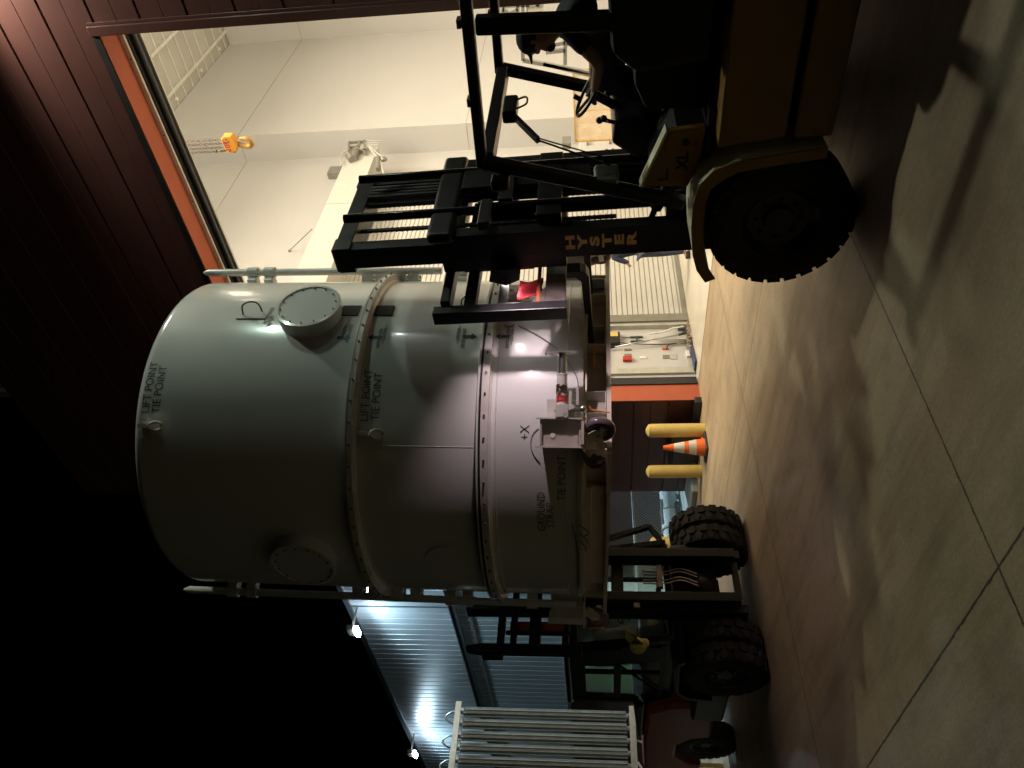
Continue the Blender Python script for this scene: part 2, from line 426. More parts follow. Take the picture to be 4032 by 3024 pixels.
# room shell
LW = -9.68; XJ = -8.93; YJ = 18.69; YB = 25.4; ZC = 13.72; XR = 4.2
def roomwall(lo, hi, m='room_wall', n='room_wall'): return MB().box(lo, hi).build(n, m, bld)
roomwall((LW - .15, 9.85, 0), (LW, YJ, ZC))
roomwall((LW - .15, YJ, 0), (XJ, YB + .15, ZC))
roomwall((XJ, YB, 0), (XR, YB + .15, ZC))
roomwall((XR, 9.6, 0), (XR + .15, YB + .15, ZC))
roomwall((OX1 + .035, 9.60, 0), (XR, 9.75, ZC)); roomwall((LW, 9.97, OZ + .3), (OX1 + .035, 10.05, ZC))
# seams
b = MB(); z = 11.2
b.box((LW, 10.0, z - .008), (LW + .004, YJ - .001, z + .008)); b.box((LW, YJ - .004, z - .008), (XJ, YJ - .0005, z + .008))
b.box((XJ, YJ, z - .008), (XJ + .004, YB - .001, z + .008)); b.box((XJ, YB - .004, z - .008), (XR, YB - .0005, z + .008))
z = 5.0
b.box((XJ, YJ, z - .006), (XJ + .004, YB - .001, z + .006)); b.box((XJ, YB - .004, z - .006), (XR, YB - .0005, z + .006)); b.box((LW, YJ - .004, z - .006), (XJ, YJ - .0005, z + .006))
b.build('panel_seam', 'seam', bld)
b = MB(); b.box((LW - .15, 9.6, ZC + .03), (XR + .15, YB + .15, ZC + .18)); b.build('ceiling', 'ceiling_tile', bld)
b = MB()
for x in [-8.5 + 1.15 * i for i in range(12)]: b.box((x - .035, 10, ZC - .05), (x + .035, YB, ZC + .012))
for i in range(26):
    y = 10.1 + i * .6; b.box((LW, y - .02, ZC - .005), (XR, y + .02, ZC + .016))
b.build('ceiling_grid', 'ceiling_grid', bld)
rnd = random.Random(3)
for i in range(3):
    for j in range(8, 25):
        if rnd.random() < .4: MB().box((-8.46 + 1.15 * i, 10.13 + j * .6, ZC + .008), (-7.42 + 1.15 * i, 10.67 + j * .6, ZC + .028)).build('ceiling_filter', 'room_panel', bld)
for (x, y) in ((-8.75, 20.9), (-8.75, 22.9), (-8.75, 24.6)):
    b = MB(); b.cyl((x, y, ZC - .03), (x, y, ZC + .03), .05, 12); b.build('sprinkler', 'reflective_white', bld)
# base strip + corner guards on left wall
b = MB(); b.box((LW, 9.97, .03), (LW + .012, 17.0, .12)); b.build('skirting', 'pale_metal', bld)

# roller door in the left side wall
rd = thing('roller_door', 'tall cream roller shutter in the left side wall of the lit room', 'shutter', (LW, 14.5, 0))
prof = []; z = .04
while z < 7.15:
    prof += [(0.02, z), (.045, z + .012), (.045, z + .086), (.02, z + .094)]; z += .1
pts = [(LW + .0, 11.5, .04)] + [(LW + p[0] + .01, 11.5, p[1]) for p in prof] + [(LW + .0, 11.5, z)]
b = MB().prism(pts, (0, 6.0, 0), 1); b.build('curtain', 'roller_slat', rd)
b = MB(); b.box((LW, 11.30, .0), (LW + .14, 11.5, 7.1)); b.build('guide_rail', 'grey_metal', rd)
b = MB(); b.box((LW, 11.22, .0), (LW + .10, 11.295, 7.1)); b.build('guide_rail', 'pale_metal', rd)
b = MB(); b.box((LW, 17.5, .0), (LW + .10, 17.62, 7.12)); b.build('guide_rail', 'pale_metal', rd)
b = MB(); b.box((LW + .06, 11.5, .01), (LW + .10, 17.5, .10)); b.build('bottom_bar', 'grey_metal', rd)
b = MB(); b.box((LW + .001, 11.2, 7.13), (-8.92, 17.65, 7.86)); b.build('hood', 'roller_slat', rd, bevel=.01)
b = MB(); b.box((-8.92, 15.0, 7.13), (-8.916, 15.012, 7.86)); b.build('hood_seam', 'seam', rd)
# valve cluster on top of hood end
vc = thing('pipe_valve_cluster', 'grey valve and pipe cluster on the end of the roller hood', 'pipework', (-8.9, 17.8, 7.6))
b = MB(); P = lambda x, y, X=-8.85: atx(x, y, X)
def c4(x, y, X=-8.85): return atx((1200 + x * .4822) / 1.8228, (400 + y * .4822) / 1.8228, X)
b.tube([c4(395, 470), c4(420, 400)], .09, 14); b.cyl(c4(390, 475), c4(360, 440), .10, 14); b.build('valve_body', 'grey_metal', vc)
b = MB()
for q in (((360, 335), (360, 400)), ((360, 335), (450, 330)), ((450, 330), (430, 395)), ((360, 372), (440, 368)), ((450, 330), (490, 330)), ((490, 320), (490, 430)), ((440, 400), (500, 400))):
    b.bar(c4(*q[0]), c4(*q[1]), .05, .06, up=(1, 0, 0))
b.build('bracket', 'grey_metal', vc)
b = MB()
for q in (((490, 322), (635, 318)), ((500, 338), (600, 336)), ((500, 350), (600, 355)), ((510, 365), (560, 380))): b.tube([c4(*q[0]), c4(*q[1])], .014, 6)
b.tube([c4(355, 395), c4(310, 420), c4(290, 470), c4(305, 520)], .018, 6)
b.tube([c4(420, 400), c4(470, 385), c4(500, 350), c4(485, 325)], .03, 8)
b.tube([c4(525, 370), c4(570, 430), c4(620, 490), c4(645, 590)], .025, 8)
b.tube([c4(530, 365), c4(590, 420), c4(650, 465)], .022, 8)
b.build('cable', 'pale_metal', vc)
b = MB(); b.cyl(c4(600, 555), c4(600, 455), .06, 12); b.sphere(c4(645, 470), .07, 10, (1, 1, 1.3)); b.build('horn', 'grey_metal', vc)
b = MB(); pz = c4(240, 580, -9.6); b.box((-9.68, pz.y - .2, pz.z - .2), (-9.5, pz.y + .15, pz.z + .12)); b.bar(c4(225, 545, -9.55), c4(262, 575, -9.55), .03, .03)
tag(b.build('junction_box', 'grey_metal'), 'small grey junction box above the roller door hood', 'junction box')
b = MB(); q0 = atx((1200 + 60 * .4822) / 1.8228, (400 + 1040 * .4822) / 1.8228, -8.88); q1 = atx(625, 542, -9.66)
b.tube([q0, q1], .012, 6); b.sphere(q1, .03, 8); tag(b.build('pull_cord', 'grey_metal'), 'thin cord running from the wall to the hood face', 'cord')

# items on left wall between door and opening
def wl(x, y, d=0.0): return atx(x, y, LW + d)
def wallbox(name, label, cat, x, y, w_, h_, d, m, bev=.006):
    p = wl(x, y); o = MB().rbox((LW, p.y - w_ / 2, p.z - h_ / 2), (LW + d, p.y + w_ / 2, p.z + h_ / 2), bev).build(name, m)
    return tag(o, label, cat)
D5 = lambda x, y: ((2200 + x * .48212) / 1.8228, (900 + y * .48212) / 1.8228)   # crop 5 coordinates
p = wallbox('alarm_pull_station', 'small red fire alarm pull station on the cream wall', 'alarm', *D5(560, 1075), .11, .16, .06, 'decal_red')
wallbox('light_switch', 'grey metal switch plate just right of the red alarm', 'switch', *D5(565, 1038), .09, .13, .012, 'grey_metal')
wallbox('blank_plate', 'flat grey blank plate right of the switch plate', 'wall plate', *D5(565, 992), .06, .13, .012, 'grey_metal')
wallbox('data_outlet', 'small pale data outlet below the red alarm', 'outlet', *D5(690, 1056), .06, .12, .015, 'reflective_white')
wallbox('lower_plate', 'dark grey square plate low on the wall', 'wall plate', *D5(877, 1050), .10, .12, .012, 'grey_metal')
wallbox('green_plate', 'pale square plate with green marks low on the wall', 'wall plate', *D5(937, 1048), .14, .12, .012, 'pale_metal')
wallbox('floor_outlet', 'small orange outlet with a black plug in it', 'outlet', *D5(872, 985), .05, .12, .02, 'orange_paint')
wallbox('white_corner_box', 'little white box near the floor of the cream wall', 'box', *D5(1055, 1032), .16, .07, .05, 'reflective_white')
t = thing('battery_charger', 'black charger box with a yellow label hung on the wall', 'charger', wl(*D5(440, 915)))
pc = wl(*D5(440, 915)); MB().rbox((LW, pc.y - .16, pc.z - .14), (LW + .09, pc.y + .16, pc.z + .14), .015).build('case', 'black_paint', t)
MB().box((LW + .09, pc.y + .02, pc.z - .10), (LW + .095, pc.y + .14, pc.z + .04)).build('label_plate', 'yellow_paint', t)
t = thing('blue_wall_bracket', 'small blue-grey bracket on the wall between charger and conduit', 'bracket', wl(*D5(637, 910)))
pc = wl(*D5(637, 910)); bb = MB(); bb.box((LW, pc.y - .07, pc.z - .12), (LW + .04, pc.y - .05, pc.z + .12)); bb.box((LW, pc.y + .05, pc.z - .12), (LW + .04, pc.y + .07, pc.z + .12)); bb.box((LW, pc.y - .049, pc.z - .02), (LW + .03, pc.y + .049, pc.z + .02)); bb.tube([(LW + .03, pc.y + .05, pc.z + .12), (LW + .03, pc.y + .05, pc.z + .28)], .01, 6); bb.build('bracket_body', 'blue_trim', t)
t = thing('wall_conduit', 'vertical metal conduit with black cables down the cream wall', 'conduit', wl(*D5(800, 920)))
bb = MB()
for yy in (905, 920, 935): bb.tube([wl(*D5(740, yy), .03), wl(*D5(1045, yy + 4), .03)], .012, 8)
bb.build('pipe', 'pale_metal', t)
bb = MB(); bb.tube([wl(*D5(a, c), .04) for a, c in ((480, 915), (500, 930), (560, 940), (700, 945), (860, 948), (960, 935))], .009, 6)
bb.tube([wl(*D5(a, c), .04) for a, c in ((965, 935), (905, 945), (885, 965), (880, 985))], .010, 6); bb.build('cable', 'black_paint', t)
t = thing('mop_and_pole', 'long grey pole leaning on the wall with a ragged mop at its foot', 'mop', wl(*D5(1040, 850)))
bb = MB(); bb.tube([wl(*D5(440, 970), .06), wl(*D5(1000, 862), .22)], .013, 8); bb.build('pole', 'zinc', t)
bb = MB(); bb.tube([wl(*D5(415, 973), .055), wl(*D5(455, 966), .063)], .022, 8); bb.tube([wl(*D5(978, 868), .21), wl(*D5(1045, 850), .24)], .022, 8); bb.build('grip', 'black_paint', t)
bb = MB(); rr = random.Random(5)
for i in range(60):
    a = D5(1052 + rr.uniform(-8, 12), 850 + rr.uniform(-95, 110)); q = wl(*a, .06 + rr.uniform(0, .15)); q2 = q + Vector((rr.uniform(-.04, .04), rr.uniform(-.06, .06), -.06)); q2.z = max(q2.z, .02)
    bb.tube([q, (q + q2) / 2 + Vector((rr.uniform(-.02, .02), 0, .01)), q2], .012, 5)
bb.build('mop_head', 'mop', t)
t = thing('loading_strap', 'pale bent strap hanging beside the roller door guide', 'strap', wl(*D5(900, 840)))
bb = MB(); bb.tube([wl(*D5(a, c), .12) for a, c in ((740, 860), (820, 850), (890, 835), (920, 818), (1020, 800))], .02, 6); bb.build('strap_body', 'reflective_white', t)
bb = MB(); bb.rbox(wl(*D5(1015, 815), .08) - Vector((.03, .05, .05)), wl(*D5(1015, 815), .08) + Vector((.05, .05, .1)), .01); bb.build('buckle', 'blue_trim', t)
p0 = atz(*D5(1130, 1240)); p1 = wl(*D5(1100, 940)); 
t = thing('leaning_board', 'dark blue tapered mat lying along the wall foot inside the door', 'board', (LW + .2, 10, 0))
MB().prism([(LW + .03, 9.98, .012), (LW + .30, 9.98, .012), (LW + .10, 10.85, .012), (LW + .03, 10.9, .012)], (0, 0, .03), 2).build('board_sheet', 'jeans', t)
pc = wl(*D5(650, 1175)); b = MB(); b.box((LW + .012, pc.y - .07, .02), (LW + .05, pc.y + .07, 3.9)); tag(b.build('corner_guard', 'pale_metal'), 'vertical grey metal guard strip on the wall beside the door opening', 'guard strip')
a0, a1 = wl(*D5(312, 690), .12), wl(*D5(318, 1180), .12); b = MB(); b.bar(a0, a1, .03, .07); b.bar(a0 + Vector((-.1, 0, 0)), a0, .03, .03); b.bar(a1 + Vector((-.1, 0, 0)), a1, .03, .03)
tag(b.build('bumper_rail', 'grey_metal'), 'horizontal grey rail along the cream wall above the alarm', 'rail')

# back wall equipment seen through the truck's cab
def bw(x, y, Y=25.38): return aty(x, y, Y)
CA = lambda x, y: ((1900 + x * .36166) / 1.8228, y * .36166 / 1.8228)
C8 = lambda x, y: ((2100 + x * .36157) / 1.8228, (500 + y * .36157) / 1.8228)
def sbox(name, label, cat, x0, y0, x1, y1, X, d, m):
    a, c = atx(x0, y0, X), atx(x1, y1, X)
    o = MB().box((X, min(a.y, c.y), min(a.z, c.z)), (X + d, max(a.y, c.y), max(a.z, c.z))).build(name, m); return tag(o, label, cat)
sbox('control_box', 'grey square control box on the cream wall beyond the truck', 'control box', *C8(320, 165), *C8(410, 240), XJ, .15, 'grey_metal')
sbox('small_panel_box', 'smaller pale box beside the equipment cabinet', 'box', *C8(510, 195), *C8(558, 272), XJ + .0, .5, 'pale_metal')
t = thing('equipment_cabinet', 'low cream equipment cabinet standing on the far wall', 'cabinet', atx(*C8(800, 250), XJ + .3))
a, c = atx(*C8(500, 115), XJ + .05), atx(*C8(1150, 400), XJ + .05)
MB().rbox((XJ, min(a.y, c.y), 0), (XJ + .4, max(a.y, c.y), max(a.z, c.z)), .02).build('case', 'room_wall', t)
for q in ((797, 253), (865, 248), (797, 290), (865, 287)):
    k = atx(*C8(*q), XJ + .4); MB().cyl(k - Vector((.01, 0, 0)), k + Vector((.02, 0, 0)), .03, 10).build('socket', 'black_paint', t)
for q in ((590, 187), (835, 172)):
    k = atx(*C8(*q), XJ + .4); MB().box(k - Vector((0, .07, .02)), k + Vector((.06, .07, .02))).build('handle', 'grey_metal', t)
k0, k1 = atx(*C8(700, 330), XJ + .4), atx(*C8(1150, 300), XJ + .4)
MB().box((XJ + .401, min(k0.y, k1.y), min(k0.z, k1.z)), (XJ + .41, max(k0.y, k1.y), max(k0.z, k1.z))).build('gauge_strip', 'grey_metal', t)
# amber acrylic enclosure
ys = 15.0
t = thing('amber_enclosure', 'amber transparent curtained enclosure with a thin yellow frame in the room', 'enclosure', aty(*CA(1300, 1200), ys))
A = [aty(*CA(*q), ys) for q in ((990, 835), (1003, 1330), (1620, 1560), (1600, 1080), (1240, 820))]
zt = A[0].z; x0, x1 = -7.7, -6.2
b = MB(); b.box((x0, ys, 0), (x1, ys + .01, zt)); b.box((x0, ys + .011, 0), (x0 + .01, ys + 1.4, zt)); b.build('curtain', 'acrylic', t)
b = MB()
for q in (((x0, ys, 0), (x0, ys, zt)), ((x1, ys, 0), (x1, ys, zt)), ((x0, ys, zt), (x1, ys, zt)), ((x0, ys + 1.4, 0), (x0, ys + 1.4, zt)), ((x0, ys, zt), (x0, ys + 1.4, zt)), ((x0, ys, .9), (x1, ys, .9))): b.bar(*q, .035, .035)
b.build('frame', 'amber_panel', t)
pq = aty(*CA(1400, 960), ys - .02); b = MB(); b.box(pq - Vector((.22, 0, .25)), pq + Vector((.22, .02, .2))); b.build('sign_panel', 'amber_panel', t)
# aluminium scaffold
t = thing('rolling_scaffold', 'grey aluminium scaffold with cross braces inside the room', 'scaffold', aty(*CA(800, 600), 12.5))
b = MB(); sy = 12.5
S = lambda x, y, d=0: aty(*CA(x, y), sy + d)
for q in (((440, 530), (440, 655)), ((440, 655), (1235, 800)), ((660, 690), (1235, 830)), ((900, 390), (900, 700)), ((690, 565), (900, 545)), ((920, 470), (1220, 540)), ((690, 500), (900, 460)), ((480, 580), (560, 570)), ((930, 395), (940, 480))):
    b.bar(S(*q[0]), S(*q[1]), .06, .06)
b.build('frame', 'tube_alu', t)
b = MB()
for q in (((220, 70), (220, 215)), ((380, 50), (390, 210)), ((220, 100), (385, 205)), ((220, 200), (385, 95)), ((440, 50), (440, 150)), ((490, 50), (500, 150)), ((600, 40), (600, 130)), ((380, 60), (660, 40)), ((225, 212), (390, 206)), ((220, 70), (380, 55))):
    b.bar(S(*q[0], .3), S(*q[1], .3), .05, .05)
b.build('cross_brace', 'tube_alu', t)
b = MB(); b.bar(S(500, 100, .2), S(660, 90, .2), .3, .02); b.build('platform', 'stainless', t)

# crane hook on chains
hk = thing('crane_hook', 'yellow hook block hanging on four chains in the open doorway', 'crane hook', (-5.9, 12, 7.6))
C1 = lambda x, y: ((300 + x * .42194) / 1.8228, (y * .42194) / 1.8228)
HY = 12.0
H = lambda x, y, d=0: aty(*C1(x, y), HY + d)
poly = [(1350, 1300), (1362, 1278), (1440, 1276), (1500, 1340), (1508, 1365), (1492, 1430), (1412, 1430), (1385, 1385)]
b = MB(); b.prism([H(*q) for q in poly], (0, .16, 0), 1); b.build('block', 'hook_yellow', hk, bevel=.015)
for q in ((1420, 1322), (1398, 1300), (1478, 1418), (1395, 1335), (1435, 1408)):
    k = H(*q); MB().cyl(k - Vector((0, .015, 0)), k + Vector((0, .02, 0)), .014, 8).build('bolt', 'bolt_steel', hk)
cx = [H(*q, .08) for q in ((1500, 1348), (1535, 1352), (1580, 1362), (1615, 1362), (1632, 1345), (1622, 1315), (1590, 1295), (1555, 1292), (1525, 1290))]
# smooth hook curve
def smooth(pts, n=6, close=False):
    out = []; m = len(pts)
    for i in range(m if close else m - 1):
        p0, p1, p2, p3 = [pts[(i + k) % m] if close else pts[max(0, min(m - 1, i + k))] for k in (-1, 0, 1, 2)]
        for j in range(n):
            t = j / n
            out.append(.5 * ((2 * p1) + (p2 - p0) * t + (2 * p0 - 5 * p1 + 4 * p2 - p3) * t * t + (-p0 + 3 * p1 - 3 * p2 + p3) * t ** 3))
    if not close: out.append(pts[-1])
    return out
hp = smooth(cx); n_ = len(hp)
b = MB(); b.tube(hp, .04, 12, rs=[.03 + .022 * math.sin(PI * min(1, i / n_ * 1.15)) if i < n_ - 5 else .010 + .004 * (n_ - i) for i in range(n_)]); b.build('hook', 'hook_bronze', hk)
b = MB(); b.tube([H(1505, 1310, .08), H(1540, 1318, .08)], .014, 8); b.build('latch', 'reflective_white', hk)
for (ya, xa, xb, yb) in ((1322, 700, 1350, 1302), (1362, 700, 1355, 1338), (1394, 700, 1368, 1375), (1426, 700, 1392, 1409)):
    e = H(xb, yb, .08); top = Vector((e.x, e.y, 13.5)); b = MB(); L = .062; zz = e.z + .02; k = 0
    while zz < e.z + 2.6:
        o = Vector((e.x, e.y, zz)); u = Vector((1, 0, 0)) if k % 2 else Vector((0, 1, 0))
        ring = [o + u * (.018 * math.cos(a)) + Vector((0, 0, 1)) * (.018 * math.sin(a) + (.016 if math.sin(a) > 0 else -.016)) for a in [2 * PI * i / 8 for i in range(8)]]
        b.tube(ring, .0055, 5, close=True); zz += .052; k += 1
    b.tube([(e.x, e.y, zz), top], .012, 5); b.build('chain', 'bolt_steel', hk)
b = MB(); b.cyl(H(1305, 1411, .08), H(1392, 1408, .08), .016, 8); b.cyl(H(1303, 1411, .08), H(1312, 1411, .08), .03, 8); b.build('chain_stop', 'bolt_steel', hk)
flat_text('marking', '10T', .13, H(1450, 1412) + Vector((0, -.004, 0)), (1, 0, 0), (0, 0, 1), 'decal_red', hk, .004)

# wall pack lamps on facade
def wallpack(label, loc, sc_=1.0):
    t = thing('wall_pack_lamp', label, 'lamp', loc, 'lamps on the hangar front')
    x, y, z = loc
    MB().prism([(x - .2, y, z + .2), (x - .2, y - .22, z + .1), (x - .2, y - .22, z - .02), (x - .2, y, z - .08)], (.4, 0, 0), 0).build('housing', 'grey_metal', t)
    MB().prism([(x - .17, y - .2, z - .035), (x - .17, y - .01, z - .09), (x - .17, y - .01, z - .105), (x - .17, y - .2, z - .05)], (.34, 0, 0), 0).build('lens', 'bulb_facade', t)
wallpack('lit grey lamp high on the hangar wall right of the door head', (-1.7, 9.28, 9.45))
wallpack('middle one of three lit grey lamps on the hangar wall right of the door', (.4, 9.28, 7.45))
wallpack('lowest lit grey lamp on the hangar wall far right', (1.6, 9.28, 5.3))

# ================================================================= far building
FB = 11.0
fb = thing('metal_clad_building', 'long blue-lit ribbed metal building with two floodlights, left in the distance', 'building', (-25, FB, 0))
b = MB(); pr = []; x = -48.0; zt = 9.05; zb_ = 2.95
pr.append((x, FB + .2))
while x < -14.6:
    pr += [(x, FB), (x + .285, FB), (x + .29, FB + .012), (x + .325, FB + .012)]; x += .33  # rib pitch
pr.append((x, FB + .2))
b.prism([(q[0], q[1], zb_) for q in pr], (0, 0, zt - zb_), 2); b.build('cladding', 'blue_metal', fb)
b = MB(); b.box((-48, FB - .10, 5.92), (-14.5, FB - .003, 6.10)); b.build('gutter', 'blue_trim', fb)
b = MB(); b.box((-48, FB - .13, 6.10), (-14.5, FB - .003, 6.125)); b.box((-48, FB - .045, 5.55), (-14.5, FB - .003, 5.60)); b.build('gutter_lip', 'zinc', fb)
b = MB(); b.box((-48, FB - .06, 9.05), (-14.5, FB + .4, 9.2)); b.build('parapet', 'blue_trim', fb)
b = MB(); b.box((-48, FB - .05, 2.86), (-14.5, FB + .3, 2.95)); b.build('sill_trim', 'zinc', fb)
b = MB(); b.box((-48, FB + .12, 0), (-14.5, FB + .4, 2.86)); b.build('lower_wall', 'siding_brown', fb)
b = MB(); b.box((-48, FB + .4, 0), (-14.5, FB + 12, 9.0)); b.build('body', 'siding_brown', fb)
b = MB(); px = aty(770, 1330, FB).x
b.box((-19.95, FB - .012, 6.13), (-19.90, FB - .001, 9.05)); b.build('downpipe', 'blue_trim', fb)
# link wall between hangar and far building (behind the fence)
lk = thing('recessed_wall', 'lower brown ribbed wall behind the chain link fence', 'wall', (-13.5, 12.5, 0))
b = MB(); b.box((-22, 11.9, 0), (-12.2, 12.1, 2.8)); b.build('panel', 'siding_brown', lk)
b = MB()
for z in (.62, 1.2, 1.78, 2.4): b.box((-22, 11.88, z - .012), (-12.2, 11.899, z + .012))
b.build('rib', 'siding_joint', lk)
for (lx, ly, nm) in ((640, 1010, 'floodlight of the blue-lit building hidden behind the white canister'), (766, 1367, 'bright floodlight on the blue-lit building nearest the white container'), (893, 1632, 'bright floodlight at the far left end of the blue-lit building')):
    p = aty(lx, ly, FB - .8)
    t = thing('flood_lamp', nm, 'lamp', p, 'floodlights on the far building')
    MB().rbox(p - Vector((.22, .0, .0)), p + Vector((.22, .14, .22)), .03).build('housing', 'grey_metal', t)
    MB().rbox(p + Vector((-.20, -.04, -.12)), p + Vector((.20, .12, -.01)), .02).build('lens', 'bulb', t)
    MB().bar(p + Vector((0, .1, .1)), p + Vector((0, .8, .1)), .05, .05).build('arm', 'grey_metal', t)
    spot('flood_light', p + Vector((0, -.05, -.16)), p + Vector((0, .9, -5.2)), 2600 if 'hidden' in nm else 300, (.62, .86, 1.0), 172, .4, .25)

# ================================================================= yard things
def bollard(x, y, h, r, label):
    t = MB().lathe([(0, h + r * .62), (r * .35, h + r * .55), (r * .7, h + r * .33), (r * .93, h + .02), (r, h - .02), (r, 0)], (x, y, 0), n=28).build('bollard', 'yellow_paint')
    return tag(t, label, 'bollard', 'yellow bollards by the hangar')
pb = atz(1522, 929); bollard(pb.x, pb.y, .90, .115, 'yellow bollard right of the orange cone, nearest the open door')
pb2 = atz(1515, 1018); bollard(pb2.x, pb2.y, .88, .112, 'yellow bollard left of the cone beside the black box')
bollard(-11.5, 7.6, .84, .13, 'yellow bollard half hidden by the far forklift door frame')
pc = atz(1526, 966); t = thing('traffic_cone', 'orange traffic cone with white bands between two bollards', 'cone', pc)
b = MB(); b.lathe([(.150, .03), (.128, .17)], pc, n=28); b.lathe([(.108, .29), (.095, .36)], pc, n=28); b.lathe([(.066, .53), (.040, .66), (.034, .70), (.028, .70)], pc, n=28); b.build('cone_body', 'orange_cone', t)
b = MB(); b.lathe([(.128, .17), (.129, .172), (.107, .288), (.108, .29)], pc, n=28); b.lathe([(.095, .36), (.096, .362), (.066, .528), (.066, .53)], pc, n=28); b.build('reflective_band', 'reflective_white', t)
b = MB(); b.rbox(pc + Vector((-.19, -.19, 0)), pc + Vector((.19, .19, .035)), .012); b.build('base', 'gasket', t)
a, c = aty(1455, 943, 8.85), aty(1512, 1008, 8.85)
t = thing('black_utility_box', 'low black utility box against the wall behind the cone', 'box', ((a.x + c.x) / 2, 9, 0))
MB().rbox((c.x, 8.85, 0), (a.x, 9.15, .47), .02).build('case', 'black_paint', t)
MB().rbox((c.x - .03, 8.83, .47), (a.x + .03, 9.17, .50), .01).build('lid', 'black_gloss', t)
MB().box((c.x + .05, 8.84, .04), (c.x + .11, 8.851, .10)).build('label_plate', 'grey_metal', t)
a = aty(1502, 870, 9.1); b = MB(); b.rbox((a.x - .62, 9.12, 0), (a.x - .02, 9.27, .12), .02); tag(b.build('wall_curb_block', 'black_paint'), 'small dark block at the foot of the brown wall', 'block')
# fence
fx = -12.5
t = thing('chain_link_fence', 'low galvanised chain link fence enclosing the corner yard', 'fence', (fx, 8, 0))
b = MB(); b.tube([(fx, 9.9, 1.10), (fx, 5.2, 1.10)], .022, 10); b.build('top_rail', 'zinc', t)
b = MB(); b.tube([(fx, 9.9, .17), (fx, 5.2, .17)], .016, 8); b.build('bottom_rail', 'zinc', t)
for y in (9.88, 8.15, 6.4): MB().cyl((fx, y, 0), (fx, y, 1.14), .028, 10).build('post', 'zinc', t)
b = MB(); s = .065
def wire(p, q): b.bar(p, q, .0045, .0045, up=(1, 0, 0))
y0, y1, z0, z1 = 5.2, 9.88, .15, 1.13
k = y0 - (z1 - z0)
while k < y1:
    a_, c_ = max(k, y0), min(k + z1 - z0, y1)
    if c_ > a_: wire((fx + .012, a_, z0 + a_ - k), (fx + .012, c_, z0 + c_ - k)); wire((fx - .0, a_, z1 - (a_ - k)), (fx - .0, c_, z1 - (c_ - k)))
    k += s
b.build('mesh', 'zinc', t)
# insulated backflow pipe
t = thing('insulated_valve_pipe', 'white insulated pipework with elbows standing behind the fence', 'pipework', (-13, 9, 0))
X = -13.0
q = [atx(*z_, X) for z_ in ((1435, 1075), (1447, 1105), (1440, 1128), (1438, 1175))]
b = MB(); b.cyl((X, 9.85, .34), (X, 9.35, .34), .17, 20); b.cyl((X, 9.33, .33), (X, 8.9, .33), .19, 20); b.tube([(X, 8.88, .36), (X, 8.6, .36), (X, 8.5, .3), (X, 8.5, .1)], .14, 16); b.build('insulated_run', 'insulation', t)
b = MB(); b.tube([(X, 9.92, .64), (X, 9.9, .5), (X, 9.88, .2), (X, 9.7, .12)], .035, 10); b.tube([(X, 8.45, .5), (X, 7.3, .42)], .05, 10); b.tube([(X + .1, 9.6, .5), (X + .1, 9.0, .52)], .02, 8); b.build('pipe', 'zinc', t)
for y in (9.35, 8.9): MB().cyl((X, y - .01, .34), (X, y + .01, .34), .20, 20).build('band', 'pale_metal', t)
b = MB(); b.rbox((X - .25, 8.9, .1), (X + .2, 9.5, .22), .02); b.build('support', 'black_paint', t)
# vaporiser rack (tall vertical finned tubes)
X = -13.5
pt = atx(985, 1525, X); ybase = pt.y; ztop = pt.z; zbot = 1.22
t = thing('tube_rack', 'tall rack of vertical finned aluminium tubes with looped pipes on top', 'tube rack', (X, ybase - 1.2, 0))
sp = .205
for i in range(9):
    y = ybase - .10 - i * sp
    b = MB()
    b.cyl((X, y, zbot + .06), (X, y, ztop - .08), .045, 12)
    for k in range(8):
        an = 2 * PI * k / 8 + .2; d = Vector((math.cos(an), math.sin(an), 0)); c = Vector((X, y, 0)) + d * .065
        b.bar(c + Vector((0, 0, zbot + .15)), c + Vector((0, 0, ztop - .16)), .04, .006, up=(-d.y, d.x, 0))
    b.build('finned_tube', 'tube_alu', t)
    if i % 2 == 0 and i < 8:
        b = MB(); b.tube(smooth([Vector((X, y, ztop - .1)), Vector((X, y - .01, ztop + .06)), Vector((X, y - sp / 2, ztop + .16)), Vector((X, y - sp + .01, ztop + .06)), Vector((X, y - sp, ztop - .1))], 5), .016, 8); b.build('return_bend', 'zinc', t)
MB().box((X + .12, ybase - 1.95, ztop - .12), (X + .16, ybase + .02, ztop - .02)).build('frame_rail', 'zinc', t)
MB().box((X + .12, ybase - 1.95, zbot), (X + .16, ybase + .02, zbot + .10)).build('frame_rail', 'zinc', t)
MB().box((X - .16, ybase - 1.95, ztop - .12), (X - .12, ybase + .02, ztop - .02)).build('frame_rail', 'zinc', t)
MB().box((X - .16, ybase - 1.95, zbot), (X - .12, ybase + .02, zbot + .10)).build('frame_rail', 'zinc', t)
for y in (ybase, ybase - 1.93):
    for xx in (X - .14, X + .14): MB().box((xx - .03, y - .03, 0), (xx + .03, y + .03, zbot)).build('leg', 'zinc', t)
b = MB(); b.tube(smooth([Vector((X, ybase - .5, zbot)), Vector((X + .1, ybase - .7, zbot - .35)), Vector((X + .1, ybase - 1.1, zbot - .3)), Vector((X, ybase - 1.3, zbot))], 5), .02, 8); b.bar((X + .14, ybase - .9, zbot), (X + .14, ybase - 1.9, .55), .04, .04); b.build('lower_pipe', 'zinc', t)
